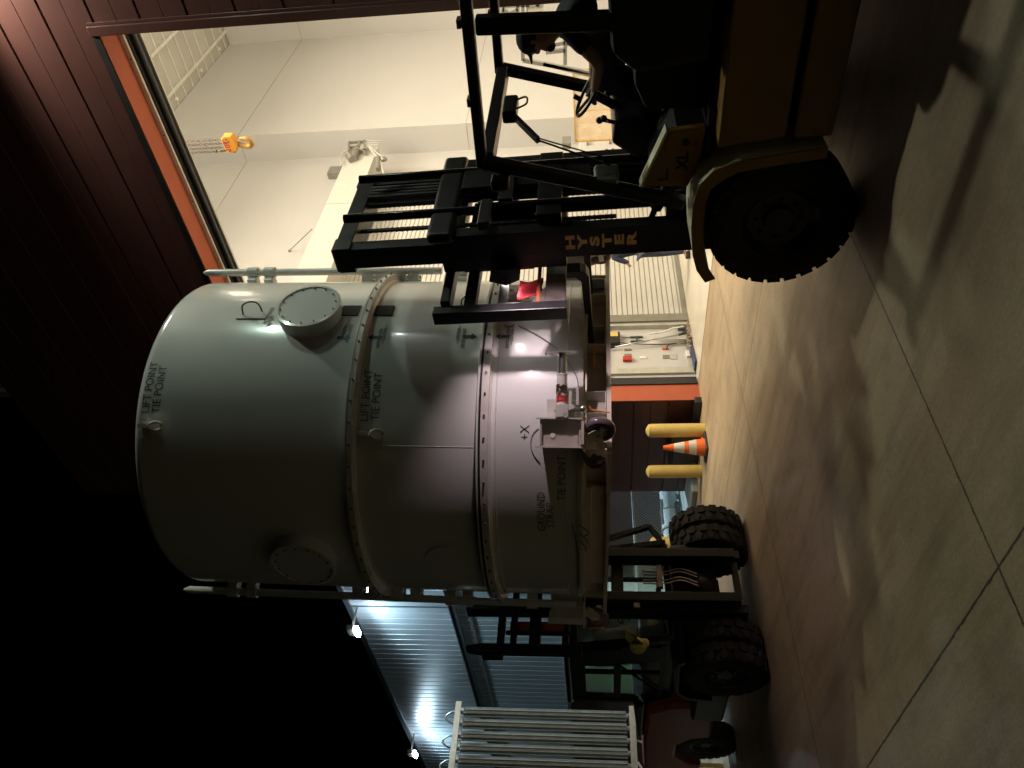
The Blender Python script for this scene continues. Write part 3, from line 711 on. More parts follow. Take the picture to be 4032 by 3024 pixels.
# yellow step ladder
pl = atz(1560, 1652); t = thing('step_stand', 'yellow step stand with white rungs at the far left', 'step stand', pl)
X0, Y0 = -12.3, 4.25
b = MB()
for y in (Y0, Y0 - .55): b.bar((X0, y, 0), (X0, y, .95), .05, .05); b.bar((X0 - .5, y, 0), (X0 - .1, y, .95), .05, .05)
b.build('frame', 'yellow_paint', t)
for z in (.3, .6, .88): MB().box((X0 - .25, Y0 - .52, z), (X0 + .02, Y0 - .03, z + .03)).build('tread', 'reflective_white', t)
a, c = aty(1262, 1425, 9.6), aty(1330, 1500, 9.6)
t = thing('green_backdrop', 'added pale green backdrop for the bright view through the far forklift cab window', 'cabinet', ((a.x + c.x) / 2, 9.8, 0))
MB().rbox((c.x, 9.6, .1), (a.x, 10.1, a.z), .03).build('case', 'green_paint', t)  # added backdrop, its pale colours stand for the bright view behind the cab
MB().box((c.x + .1, 9.592, 1.2), (c.x + .5, 9.599, a.z - .1)).build('white_patch', 'reflective_white', t)
MB().box((a.x - .6, 9.592, 1.5), (a.x - .45, 9.599, a.z - .2)).build('cyan_patch', 'insulation', t)
# pale crate with orange stripe, far behind between the masts
t = thing('pale_cargo_crate', 'pale yellow crate with an orange stripe seen between the far mast rails', 'crate', (-14.5, 8.1, 0))
a = atx(1290, 1262, -14.5); c = atx(1345, 1301, -14.5)
MB().rbox((-14.9, c.y - .05, 0), (-14.5, a.y + .1, a.z), .02).build('case', 'reflective_white', t)
MB().box((-14.499, c.y - .05, .9), (-14.49, c.y + .12, a.z)).build('stripe', 'orange_paint', t)

# ================================================================= white transport container
CX, CY, RS, ZB = -5.90, 5.20, 1.577, 1.94
AZ0 = math.atan2(-.661, .75)
axis = Vector((CF.x, CF.y, 0)).normalized()
WC = Matrix.Translation((CX, CY, ZB)) @ Matrix.Rotation(R(1.5), 4, axis)
WCi = WC.inverted()
def shell(x, y, r=RS):
    """picture point -> (azimuth, height) on the container shell of radius r"""
    o = WCi @ Vector((0, 0, CAMZ)); d = (WCi.to_3x3() @ ray(x, y)).normalized()
    a = d.x ** 2 + d.y ** 2; b_ = o.x * d.x + o.y * d.y; c = o.x ** 2 + o.y ** 2 - r * r
    disc = max(0, b_ * b_ - a * c); t = (-b_ - math.sqrt(disc)) / a; p = o + d * t
    return math.atan2(p.y, p.x), p.z
def cyp(az, z, r=RS): return Vector((r * math.cos(az), r * math.sin(az), z))
can = thing('transport_canister', 'huge white cylindrical canister lifted between the two forklifts', 'canister', mtx=WC)
ztop = shell(293, 955)[1] + .05
zr1 = shell(746, 990, RS + .075)[1]; zr2 = shell(1035, 960, RS + .075)[1]; print('ztop', ztop)
print('canister rings', zr1, zr2)
def lathe_c(prof, name, m, n=128, a0=0, a1=2 * PI):
    b = MB(); b.lathe([(p[0], p[1]) for p in prof], (0, 0, 0), (0, 0, 1), n, a0=a0, a1=a1)
    # lathe's own x axis is arbitrary: fine for full turns
    return b.build(name, m, can, local=True)
z1a, z1b = zr1 - .065, zr1 + .065
z2a, z2b = zr2 - .07, zr2 + .07
lathe_c([(RS, .0), (RS, zr2 - .008)], 'lower_shell', 'white_paint')
lathe_c([(RS, zr2 + .008), (RS, zr1 - .006)], 'middle_shell', 'white_paint')
cr = .10
lathe_c([(RS, zr1 + .006), (RS, ztop - cr)] + [(RS - cr + cr * math.cos(t), ztop - cr + cr * math.sin(t)) for t in [PI / 2 * i / 8 for i in range(1, 9)]] + [(RS * .6, ztop + .05), (0, ztop + .08)], 'upper_shell', 'white_paint')
def flange(zc, hb, ht, nm, m):
    f = .075
    return lathe_c([(RS - .002, zc - hb - .018), (RS + .012, zc - hb - .012), (RS + .02, zc - hb), (RS + f, zc - hb), (RS + f, zc - .006), (RS + .03, zc - .004), (RS + .03, zc + .004), (RS + f, zc + .006), (RS + f, zc + ht), (RS + .02, zc + ht), (RS + .012, zc + ht + .012), (RS - .002, zc + ht + .018)], nm, m)
fl1 = flange(zr1, .05, .012, 'upper_flange', 'white_flange')
fl2 = flange(zr2, .068, .03, 'lower_flange', 'white_flange')
lathe_c([(RS + .028, zr2 - .003), (RS + .078, zr2 - .003), (RS + .078, zr2 + .012), (RS + .028, zr2 + .012)], 'gasket', 'gasket')
lathe_c([(RS + .028, zr1 - .004), (RS + .078, zr1 - .004), (RS + .078, zr1 + .004), (RS + .028, zr1 + .004)], 'gasket', 'base_paint')
def bolts(zc, name, par, n=56, rad=.009, off=.0):
    b = MB()
    for i in range(n):
        a = 2 * PI * (i + off) / n; d = Vector((math.cos(a), math.sin(a), 0))
        b.cyl(d * (RS + .070) + Vector((0, 0, zc)), d * (RS + .092) + Vector((0, 0, zc)), rad, 6)
    o = b.build(name, 'bolt_steel', par, local=True); o['kind'] = 'stuff'; return o
bolts(zr1 - .028, 'bolts', fl1); bolts(zr2 - .036, 'bolts', fl2, off=.4)
# weld bead under lower flange and vertical seam
lathe_c([(RS, zr2 - .128), (RS + .006, zr2 - .122), (RS, zr2 - .116)], 'weld_bead', 'white_flange')
sa = shell(1000, 966)[0]
b = MB(); b.tube([cyp(sa, zr2 + .06), cyp(sa, zr1 - .11)], .004, 6); b.build('vertical_seam', 'white_flange', can, local=True)
lathe_c([(RS, .10), (RS + .004, .104), (RS, .108)], 'rivet_line', 'white_flange')
# base rim
lathe_c([(RS - .2, -.03), (RS + .012, -.03), (RS + .012, .012), (RS - .002, .012)], 'bottom_rim', 'white_flange')
def wrap(vs, az, z, r, up=Vector((0, 0, 1))):
    return [cyp(az + v.x / r, z + v.y, r) for v in vs]
def label(name, s, size, px, py, m, w_=.003, align='LEFT', stretch=.90, lift=.003):
    vs, fs = text_geo(s, size, w_, align, stretch); az, z = shell(px, py)
    b = MB(); b.add(wrap(vs, az, z, RS + lift), fs)
    o = b.build(name, m, can, local=True); return o
# picture "left end, baseline" of every line of writing (x = baseline, y = left end)
label('lettering', 'LIFT POINT', .106, 322, 893, 'decal_ink', -.0004)
label('lettering', 'TIE POINT', .106, 344, 893, 'decal_ink', -.0004)
label('lettering', 'LIFT POINT', .102, 795, 911, 'decal_ink', -.0004)
label('lettering', 'TIE POINT', .102, 818, 909, 'decal_ink', -.0004)
label('lettering', '+X', .112, 1143, 952, 'decal_ink', -.0004)
label('lettering', 'GROUND', .094, 1178, 1147, 'decal_ink', -.0004)
label('lettering', 'STRAP', .094, 1197, 1140, 'decal_ink', -.0004)
label('lettering', 'TIE POINT', .094, 1221, 1082, 'decal_ink', -.0004)
for (x, y, s, sz) in ((752, 741, 'MATCH MARKS', .035), (741, 735, '—CAUTION—', .035), (818, 752, 'MATCH MARKS', .035), (829, 742, '—CAUTION—', .035), (1001, 752, 'MATCH MARKS', .035), (990, 742, '—CAUTION—', .035), (1098, 752, 'MATCH MARKS', .035), (1107, 745, '—CAUTION—', .035), (575, 700, 'HAND HOLD', .045), (583, 705, 'NO LIFT', .045)):
    label('small_lettering', s, sz, x, y, 'decal_grey')
# arrows: photo direction of tip (down = towards larger picture x)
def arrow(px, py, down, m):
    az, z = shell(px, py); s = -1 if down else 1; L = .125; wd = .016
    pts = [(-wd, -L * .5), (wd, -L * .5), (wd, L * .12), (wd * 2.3, L * .12), (0, L * .5), (-wd * 2.3, L * .12), (-wd, L * .12)]
    vs = [Vector((p[0], p[1] * s, 0)) for p in pts]
    b = MB(); b.add(wrap(vs, az, z, RS + .0035), [[0, 1, 2, 6], [5, 3, 4]]); b.build('arrow_mark', m, can, local=True)
arrow(743, 730, True, 'decal_blue'); arrow(810, 729, False, 'decal_blue'); arrow(1015, 727, True, 'decal_ink'); arrow(1086, 727, False, 'decal_ink')
# data plates
for (x, y) in ((758, 672), (830, 672)):
    az, z = shell(x, y); b = MB(); hw, hh = .075, .085
    vs = [Vector((a * hw, c * hh, 0)) for a, c in ((-1, -1), (-.33, -1), (.33, -1), (1, -1), (1, 1), (.33, 1), (-.33, 1), (-1, 1))]
    lo = wrap(vs, az, z, RS + .001); hi = wrap(vs, az, z, RS + .012)
    b.add(lo + hi, [[8, 9, 14, 15], [9, 10, 13, 14], [10, 11, 12, 13]] + [[i, (i + 1) % 8, (i + 1) % 8 + 8, i + 8] for i in range(8)]); pl = b.build('data_plate', 'plate_black', can, local=True)
    b = MB()
    for k in range(6):
        q = [Vector((a * hw * .8, (.75 - k * .28) * hh + c, 0)) for a, c in ((-1, 0), (.0, 0), (.8 - .25 * (k % 3), 0), (.8 - .25 * (k % 3), .006), (0, .006), (-1, .006))]
        b.add(wrap(q, az, z, RS + .0135), [[0, 1, 4, 5], [1, 2, 3, 4]])
    b.build('engraved_line', 'base_paint' if False else 'mast_steel', pl, local=True)
# round access ports
def port(px, py, rad, depth, nb=14, cover='white_paint', tlt=0):
    az, z = shell(px, py, RS + depth * .8); d = Vector((math.cos(az), math.sin(az), 0)); c = Vector((0, 0, z))
    b = MB(); b.lathe([(rad, RS * .88), (rad, RS + depth - .012), (rad + .012, RS + depth - .012), (rad + .012, RS + depth), (rad - .016, RS + depth + .004), (rad - .020, RS + depth - .006)], c, d, 56)
    o = b.build('access_port', 'white_paint', can, local=True)
    b = MB(); b.lathe([(rad - .014, RS + depth - .006), (0, RS + depth - .002)], c, d, 56); b.build('port_cover', 'white_paint', o, local=True)
    x = d.orthogonal().normalized(); yv = d.cross(x)
    for i in range(nb):
        t = 2 * PI * (i + .3) / nb; q = c + (x * math.cos(t) + yv * math.sin(t)) * (rad - .035)
        MB().cyl(q + d * (RS + depth - .004), q + d * (RS + depth + .008), .0075, 8).build('bolt', 'bolt_steel', o, local=True)
port(667, 664, .285, .125); port(656, 1218, .285, .11)
lowp = shell(975, 1215)
b = MB(); d = Vector((math.cos(lowp[0]), math.sin(lowp[0]), 0)); b.lathe([(.24, RS * .9), (.24, RS + .008), (.0, RS + .010)], Vector((0, 0, lowp[1])), d, 40); b.build('lower_port', 'white_paint', can, local=True)
# lift lugs: bracket plate, pin and ring
for (x, y) in ((331, 925), (803, 941)):
    az, z = shell(x, y); d = Vector((math.cos(az), math.sin(az), 0)); tn = Vector((-d.y, d.x, 0)); o = cyp(az, z)
    b = MB(); b.bar(o + Vector((0, 0, .08)) + tn * -.02, o + Vector((0, 0, -.05)) + tn * -.02, .07, .02, up=d)
    b.add(wrap([Vector((-.09, -.10, 0)), Vector((.09, -.10, 0)), Vector((.09, .12, 0)), Vector((-.09, .12, 0))], az, z, RS + .006) + wrap([Vector((-.09, -.10, 0)), Vector((.09, -.10, 0)), Vector((.09, .12, 0)), Vector((-.09, .12, 0))], az, z, RS - .004), [[0, 1, 2, 3], [0, 4, 5, 1], [1, 5, 6, 2], [2, 6, 7, 3], [3, 7, 4, 0]])
    b.prism([o + d * .0 + Vector((0, 0, .10)) , o + d * .10 + Vector((0, 0, .085)), o + d * .10 + Vector((0, 0, -.02)), o + Vector((0, 0, -.08))], tn * .035, 0)
    lg = b.build('lift_lug', 'white_flange', can, local=True)
    b = MB(); c = o + d * .085 + Vector((0, 0, -.05)) + tn * .015
    pts = [c + tn * (.036 * math.cos(t)) + Vector((0, 0, .052 * math.sin(t) - .02)) + d * (.02 * math.sin(t)) for t in [2 * PI * i / 20 for i in range(20)]]
    b.tube(pts, .013, 10, close=True); b.build('ring', 'white_flange', lg, local=True)
# wire hand loops
for (x, y, wd, hh) in ((545, 669, 44, 24), (1012, 657, 36, 22)):
    a0, z0_ = shell(x - wd / 2 + 3, y + 12); a1, z1_ = shell(x + wd / 2, y + 6); am, zm = shell(x, y - hh / 2)
    b = MB(); p0, p3 = cyp(a0, z0_, RS + .01), cyp(a1, z1_, RS + .01); out = cyp(am, 0, 1).normalized()
    b.tube(smooth([p0, p0.lerp(p3, .1) + out * .09 + Vector((0, 0, 0)), p0.lerp(p3, .5) + out * .12, p0.lerp(p3, .9) + out * .09, p3], 6), .008, 8); b.build('hand_loop', 'bolt_steel', can, local=True)
    b = MB(); b.bar(cyp(a0 - .02, (z0_ + z1_) / 2 + .14, RS + .004), cyp(a0 - .02, (z0_ + z1_) / 2 - .14, RS + .004), .05, .012, up=(math.cos(a0), math.sin(a0), 0)); b.build('loop_plate', 'white_flange', can, local=True)
# guide rods at both silhouettes (clamps hold them off the shell)
def rod(azd, off, zlo, zhi, clamps, blocks, nm):
    a = R(azd); d = Vector((math.cos(a), math.sin(a), 0)); tn = Vector((-d.y, d.x, 0)); c = d * (RS + off)
    b = MB(); b.tube([c + Vector((0, 0, zlo)), c + Vector((0, 0, zhi - .06)), c + Vector((0, 0, zhi))], .038, 20, rs=[.038, .038, .012]); r_ = b.build('guide_rod', 'white_flange', can, local=True)
    for z in clamps:
        b = MB(); b.cyl(c + Vector((0, 0, z - .055)), c + Vector((0, 0, z + .055)), .056, 18); b.bar(c + Vector((0, 0, z)), d * (RS - .01) + Vector((0, 0, z)), .06, .05)
        b.rbox(Vector((-.05, -.05, z - .05)) + d * (RS + .03) + tn * .0, Vector((.05, .05, z + .05)) + d * (RS + .03), .01); b.build('clamp', 'white_flange', r_, local=True)
    for z in blocks:
        q = d * (RS + .035) + Vector((0, 0, z)); b = MB()
        b.bar(q - d * .05 + tn * .06, q + d * .05 + tn * .06, .012, .11, up=(0, 0, 1)); b.bar(q - d * .05 - tn * .06, q + d * .05 - tn * .06, .012, .11, up=(0, 0, 1)); b.bar(q - d * .0 - tn * .06 + Vector((0, 0, .0)), q + tn * .06, .012, .11, up=(0, 0, 1)); b.build('angle_bracket', 'white_flange', can, local=True)
ar = math.degrees(AZ0) + 85.5; al = math.degrees(AZ0) - 85.0
def zat(px, azd, off):  # height on vertical line at azimuth for picture x
    a = R(azd); p = WC @ Vector(((RS + off) * math.cos(a), (RS + off) * math.sin(a), 2))
    # iterate on height
    lo, hi = -1.0, 5.0
    for _ in range(40):
        m_ = (lo + hi) / 2; q = WC @ Vector(((RS + off) * math.cos(a), (RS + off) * math.sin(a), m_)) - Vector((0, 0, CAMZ))
        X_ = (2016 - FPX * q.dot(CU) / q.dot(CF)) / 1.8228
        if X_ > px: lo = m_
        else: hi = m_
    return (lo + hi) / 2
Z = lambda px, s: zat(px, ar if s > 0 else al, .13)
rod(ar, .12, Z(955, 1), Z(440, 1), [Z(548, 1), Z(584, 1), Z(1000, 1)], [Z(x, 1) for x in (797, 826, 869, 896)], 'r')
rod(al, .10, Z(1245, -1), Z(397, -1), [Z(505, -1), Z(545, -1), Z(975, -1), Z(1010, -1), Z(1150, -1)], [Z(x, -1) for x in (775, 810, 862, 900)], 'l')
# gauge box near the right silhouette
az, z = shell(1104, 650); d = Vector((math.cos(az), math.sin(az), 0)); tn = Vector((-d.y, d.x, 0)); o = cyp(az, z)
b = MB(); b.bar(o - tn * .12, o + tn * .12, .18, .20, up=d); gb = b.build('gauge_box', 'base_paint', can, local=True)
b = MB(); b.lathe([(.0, .10), (.055, .10), (.06, .115)], o - tn * .04, d, 24); b.build('gauge', 'reflective_white', gb, local=True)
b = MB(); b.tube(smooth([cyp(az + .02, z - .28, RS + .01), cyp(az, z - .27, RS + .10), cyp(az + .0, z - .20, RS + .11), cyp(az + .01, z - .15, RS + .01)], 5), .008, 8); b.build('hand_loop', 'chrome', can, local=True)
b = MB(); b.cyl(cyp(shell(1100, 700)[0], shell(1100, 700)[1], RS), cyp(shell(1100, 700)[0], shell(1100, 700)[1], RS + .03), .05, 20); b.build('vent_cap', 'base_paint', can, local=True)
# wires
def wirepx(pts, r, m, nm, lift=.012):
    b = MB(); b.tube(smooth([cyp(*shell(*p), RS + lift) for p in pts], 5), r, 6); b.build(nm, m, can, local=True)
wirepx([(1120, 705), (1165, 728), (1205, 757), (1232, 790), (1247, 820), (1249, 850)], .005, 'zinc', 'tether_wire')
wirepx([(1248, 850), (1238, 870), (1225, 885), (1215, 893)], .007, 'zinc', 'hose')
wirepx([(1163, 925), (1150, 940), (1147, 965), (1155, 985), (1166, 998)], .004, 'zinc', 'tether_wire', .006)
b = MB(); b.sphere(cyp(*shell(1247, 850), RS + .015), .018, 8); b.build('cable_clip', 'gasket', can, local=True)
# --- base frame (square, aligned with the trucks), local z 0 = shell bottom
hf = 1.16
def fr(lo, hi, m='base_paint', nm='frame_beam', bev=.006): return MB().box(lo, hi).build(nm, m, can, local=True, bevel=bev)
for s in (-1, 1):
    b = MB(); b.box((-hf, s * hf - .05, -.25), (hf, s * hf + .05, -.23)); b.box((-hf, s * hf - .05, -.05), (hf, s * hf + .05, -.035)); b.box((-hf, s * hf - .006, -.23), (hf, s * hf + .006, -.05)); b.build('frame_beam', 'base_pale' if s < 0 else 'base_paint', can, local=True)
for s in (-1, 1):
    b = MB(); b.box((s * hf - .05, -hf + .07, -.248), (s * hf + .05, hf - .07, -.228)); b.box((s * hf - .05, -hf + .07, -.052), (s * hf + .05, hf - .07, -.037)); b.box((s * hf - .006, -hf + .07, -.228), (s * hf + .006, hf - .07, -.052)); b.build('frame_beam', 'base_paint', can, local=True)
b = MB(); b.lathe([(RS * .55, -.034), (RS * .97, -.034), (RS * .97, -.002)], (0, 0, 0), n=64); b.build('floor_plate', 'base_paint', can, local=True)
b = MB(); sk = []; n_s = 40
pr_ = [(RS - .05, -.004), (RS - .05, -.10), (RS - .12, -.105), (RS - .12, -.225), (RS - .07, -.23), (RS - .07, -.255), (RS - .2, -.255), (RS - .2, -.004)]
for i in range(n_s + 1):
    a_ = R(-58 - 112 * i / n_s); sk += [cyp(a_, p[1], p[0]) for p in pr_]
m_ = len(pr_); b.add(sk, [[i * m_ + k, i * m_ + (k + 1) % m_, (i + 1) * m_ + (k + 1) % m_, (i + 1) * m_ + k] for i in range(n_s) for k in range(m_)] + [list(range(m_)), [n_s * m_ + k for k in range(m_)][::-1]]); b.build('curved_skirt', 'base_pale', can, local=True)
# curved skirt segments between the shell and the frame
lathe_c([(RS * .985, -.06), (RS * .985, -.004)], 'skirt', 'base_pale', 96)
# lower pale runner along the -Y side
b = MB(); b.box((-hf - .12, -hf - .14, -.262), (hf + .1, -hf - .06, -.225)); b.box((hf + .06, -hf - .10, -.262), (hf + .13, hf + .1, -.225)); b.build('runner', 'base_pale', can, local=True)
# fork pockets
fy = (WCi @ Vector((-4.74, 5.30, 1.83))).y
for yy in (5.30, 6.02, 4.45):
    y = yy - CY
    b = MB(); w2, t_ = .12, .008
    b.box((-hf - .1, y - w2, -.22), (hf + .12, y + w2, -.22 + t_)); b.box((-hf - .1, y - w2, -.045), (hf + .12, y + w2, -.045 + t_)); b.box((-hf - .1, y - w2 - t_, -.22), (hf + .12, y - w2, -.037)); b.box((-hf - .1, y + w2, -.22), (hf + .12, y + w2 + t_, -.037))
    b.build('fork_pocket', 'white_flange', can, local=True)
# outriggers with caster at corners
def outrigger(cx_, cy_, az, jack=True):
    d = Vector((math.cos(az), math.sin(az), 0)); tn = Vector((-d.y, d.x, 0)); o = Vector((cx_, cy_, 0))
    up = Vector((0, 0, 1))
    def P(a, b_, c): return o + d * a + tn * b_ + up * c
    def pb(b, lo, hi):
        vs = [P(x, y, z) for z in (lo[2], hi[2]) for (x, y) in ((lo[0], lo[1]), (hi[0], lo[1]), (hi[0], hi[1]), (lo[0], hi[1]))]
        b.add(vs, [(0, 3, 2, 1), (4, 5, 6, 7), (0, 1, 5, 4), (1, 2, 6, 5), (2, 3, 7, 6), (3, 0, 4, 7)]); return b
    b = MB(); pb(b, (-.42, -.105, -.02), (.0, -.095, .30)); pb(b, (-.42, .095, -.02), (.0, .105, .30)); pb(b, (-.42, -.094, .285), (.02, .094, .30)); pb(b, (-.42, -.094, -.02), (.0, .094, -.005)); pb(b, (-.03, -.094, .0), (-.02, .094, .285))
    q = b.build('corner_bracket', 'base_paint' , can, local=True)
    b = MB(); c = P(-.018, -.02, .20); b.lathe([(.022, .0), (.018, .006), (0, .006)], c, d, 16); b.build('cap', 'reflective_white', q, local=True)
    b = MB(); pb(b, (-.02, .106, -.06), (.04, .118, .33)); pb(b, (-.02, -.118, -.06), (.04, -.106, .33)); b.build('side_cheek', 'white_flange', q, local=True)
    # caster
    ca = (d * .62 + tn * -.78).normalized(); cd = up.cross(ca).normalized(); c0 = P(-.04, 0, 0)
    cs = MB(); pb(cs, (-.14, -.09, -.045), (.08, .09, -.025)); cs.cyl(c0 - up * .075, c0 - up * .04, .06, 20)
    cc = c0 + cd * .05 - up * .165
    for sgn in (-1, 1):
        f0 = c0 + ca * (sgn * .052)
        cs.prism([f0 - cd * .055 - up * .07, f0 + cd * .055 - up * .07, f0 + cd * .10 - up * .12, f0 + cd * .085 - up * .19, f0 + cd * .03 - up * .19, f0 - cd * .03 - up * .12], ca * (.008 * sgn), 0)
    cs.prism([c0 + cd * x_ + ca * y_ - up * .068 for x_, y_ in ((-.055, -.06), (.055, -.06), (.055, .06), (-.055, .06))], up * -.01, 2)
    k = cs.build('caster_fork', 'base_pale', can, local=True)
    wh = MB(); wh.lathe([(.075, -.035), (.108, -.034), (.120, -.022), (.123, .0), (.120, .022), (.108, .034), (.075, .035)], cc, ca, 36); wh.build('wheel', 'caster_ring', k, local=True)
    wh = MB(); wh.lathe([(0, -.034), (.03, -.036), (.04, -.02), (.076, -.026), (.076, .026), (.04, .02), (.03, .036), (0, .034)], cc, ca, 28); wh.cyl(cc - ca * .072, cc + ca * .072, .013, 10)
    for q in range(6):
        an = q * PI / 3; wh.cyl(cc + (cd * math.cos(an) + up * math.sin(an)) * .055 - ca * .03, cc + (cd * math.cos(an) + up * math.sin(an)) * .055 + ca * .03, .010, 8)
    wh.build('rim', 'zinc', k, local=True)
    b = MB(); b.bar(cc - cd * .02 + ca * .062, cc - cd * .17 + ca * .062 - up * .02, .05, .008, up=ca); b.build('brake_pedal', 'base_pale', k, local=True)
    if jack:
        jc = -.55; A_ = az; zj = .135
        # swing-away tongue jack, folded flat along the shell (towards picture right)
        def J(t, z, r=.0):  # t along tangent from bracket
            return P(-.04 + r, .11 + t * .80, z)
        b = MB(); b.tube([J(.13, zj), J(.44, zj)], .040, 24); b.tube([J(.44, zj), J(.455, zj)], .043, 24); jo = b.build('swing_jack', 'white_flange', can, local=True)
        b = MB(); b.tube([J(.455, zj), J(.66, zj)], .030, 20); b.build('jack_ram', 'chrome', jo, local=True)
        b = MB(); vs = []
        b.prism([J(.66, zj + .10, -.06), J(.66, zj + .12, .0), J(.66, zj + .10, .06), J(.66, zj - .10, .06), J(.66, zj - .12, .0), J(.66, zj - .10, -.06)], tn * .012, 0)
        b.prism([J(.66, zj + .12, -.02), J(.66, zj + .135, .0), J(.645, zj + .135, .0), J(.645, zj + .12, -.02)], d * .03, 0); b.build('jack_foot', 'stainless', jo, local=True)
        b = MB(); b.tube([J(.17, zj, .0), J(.235, zj, .0)], .0425, 24); b.build('red_label', 'decal_red', jo, local=True)
        vs, fs = text_geo('!', .05); b = MB(); b.add([J(.19 + v.x, zj - .015 + v.y, .044) for v in vs], fs); b.build('label_symbol', 'reflective_white', jo, local=True)
        b = MB()
        for i in range(14):
            t = .26 + .006 * i; pts = [J(t, zj + .043 * math.sin(2 * PI * k / 14 + i), .045 * math.cos(2 * PI * k / 14 + i)) + tn * (.012 * math.sin(5 * k + i)) for k in range(10)]
            b.tube(pts, .0035, 4)
        b.build('safety_chain', 'bolt_steel', jo, local=True)
        b = MB(); pb(b, (-.10, .12, .03), (-.05, .27, .25)); pb(b, (-.06, .22, .0), (.02, .36, .02)); pb(b, (-.02, .15, .055), (.03, .33, .075)); b.build('jack_mount', 'white_flange', jo, local=True)
        b = MB(); b.bar(J(.075, zj + .05, .055), J(.075, zj - .18, .10), .014, .022, up=d); b.sphere(J(.09, zj - .17, .11), .027, 12); b.build('crank_handle', 'chrome', jo, local=True)
        b = MB(); pb(b, (-.02, .125, .08), (.05, .22, .18)); b.cyl(J(.03, .10, .06), J(.03, .10, .09), .018, 10); b.cyl(J(.12, .05, .05), J(.12, .05, .08), .018, 10); b.build('jack_head', 'white_flange', jo, local=True)
    # orange release wire
    b = MB(); b.tube([P(.05, .16, -.24), P(.05, .18, -.10), P(.05, .21, -.085)], .006, 6); b.build('release_wire', 'orange_wire', can, local=True)
    b = MB(); b.rbox(Vector((0, 0, 0)), Vector((.05, .05, .1)), .01)
    return
def atrad(px, py, rr):
    az, z = shell(px, py, rr); return az
azn = atrad(1200, 935, RS + .32)
c_ = cyp(azn, 0, RS + .30); outrigger(c_.x, c_.y, azn + R(3))
for base_az, jk in ((-135, False), (45, False), (135, False)):
    a = R(base_az); c_ = cyp(a, 0, RS + .28); outrigger(c_.x, c_.y, a, jk)
b = MB(); rr = random.Random(21); c0 = cyp(azn - R(7.5), -.12, RS + .12)
for k in range(6):
    q = c0 + Vector((rr.uniform(-.05, .05), rr.uniform(-.05, .05), rr.uniform(-.05, .04)))
    b.tube(smooth([cyp(azn - R(4), -.02, RS + .2), (q + c0) / 2 + Vector((0, 0, .05)), q, q + Vector((rr.uniform(-.04, .04), rr.uniform(-.04, .04), -.04))], 4), .009, 6)
    b.cyl(q - Vector((0, 0, .02)), q + Vector((0, 0, .02)), .017, 8)
b.build('cable_bundle', 'bolt_steel', can, local=True)
# orange wire near fork pocket
b = MB(); b.tube([(hf + .14, -.35, -.20), (hf + .14, -.35, -.12), (hf + .14, -.10, -.12), (hf + .14, -.08, -.20)], .007, 6); b.build('release_wire', 'orange_wire', can, local=True)
# loose dark cable along the bottom edge
wirepx([(1236, 1130), (1243, 1160), (1249, 1190), (1251, 1230), (1250, 1260)], .004, 'gasket', 'loose_cable', .02)
b = MB(); a_, z_ = shell(1250, 1130); rr = random.Random(9)
for k in range(3):
    a2 = a_ - .05 * k; b.tube(smooth([cyp(a2, -.0, RS + .02), cyp(a2 - .03, -.06 - .05 * rr.random(), RS + .06), cyp(a2 - .07, -.03 - .05 * rr.random(), RS + .03)], 4), .004, 5)
b.build('loose_cable', 'gasket', can, local=True)

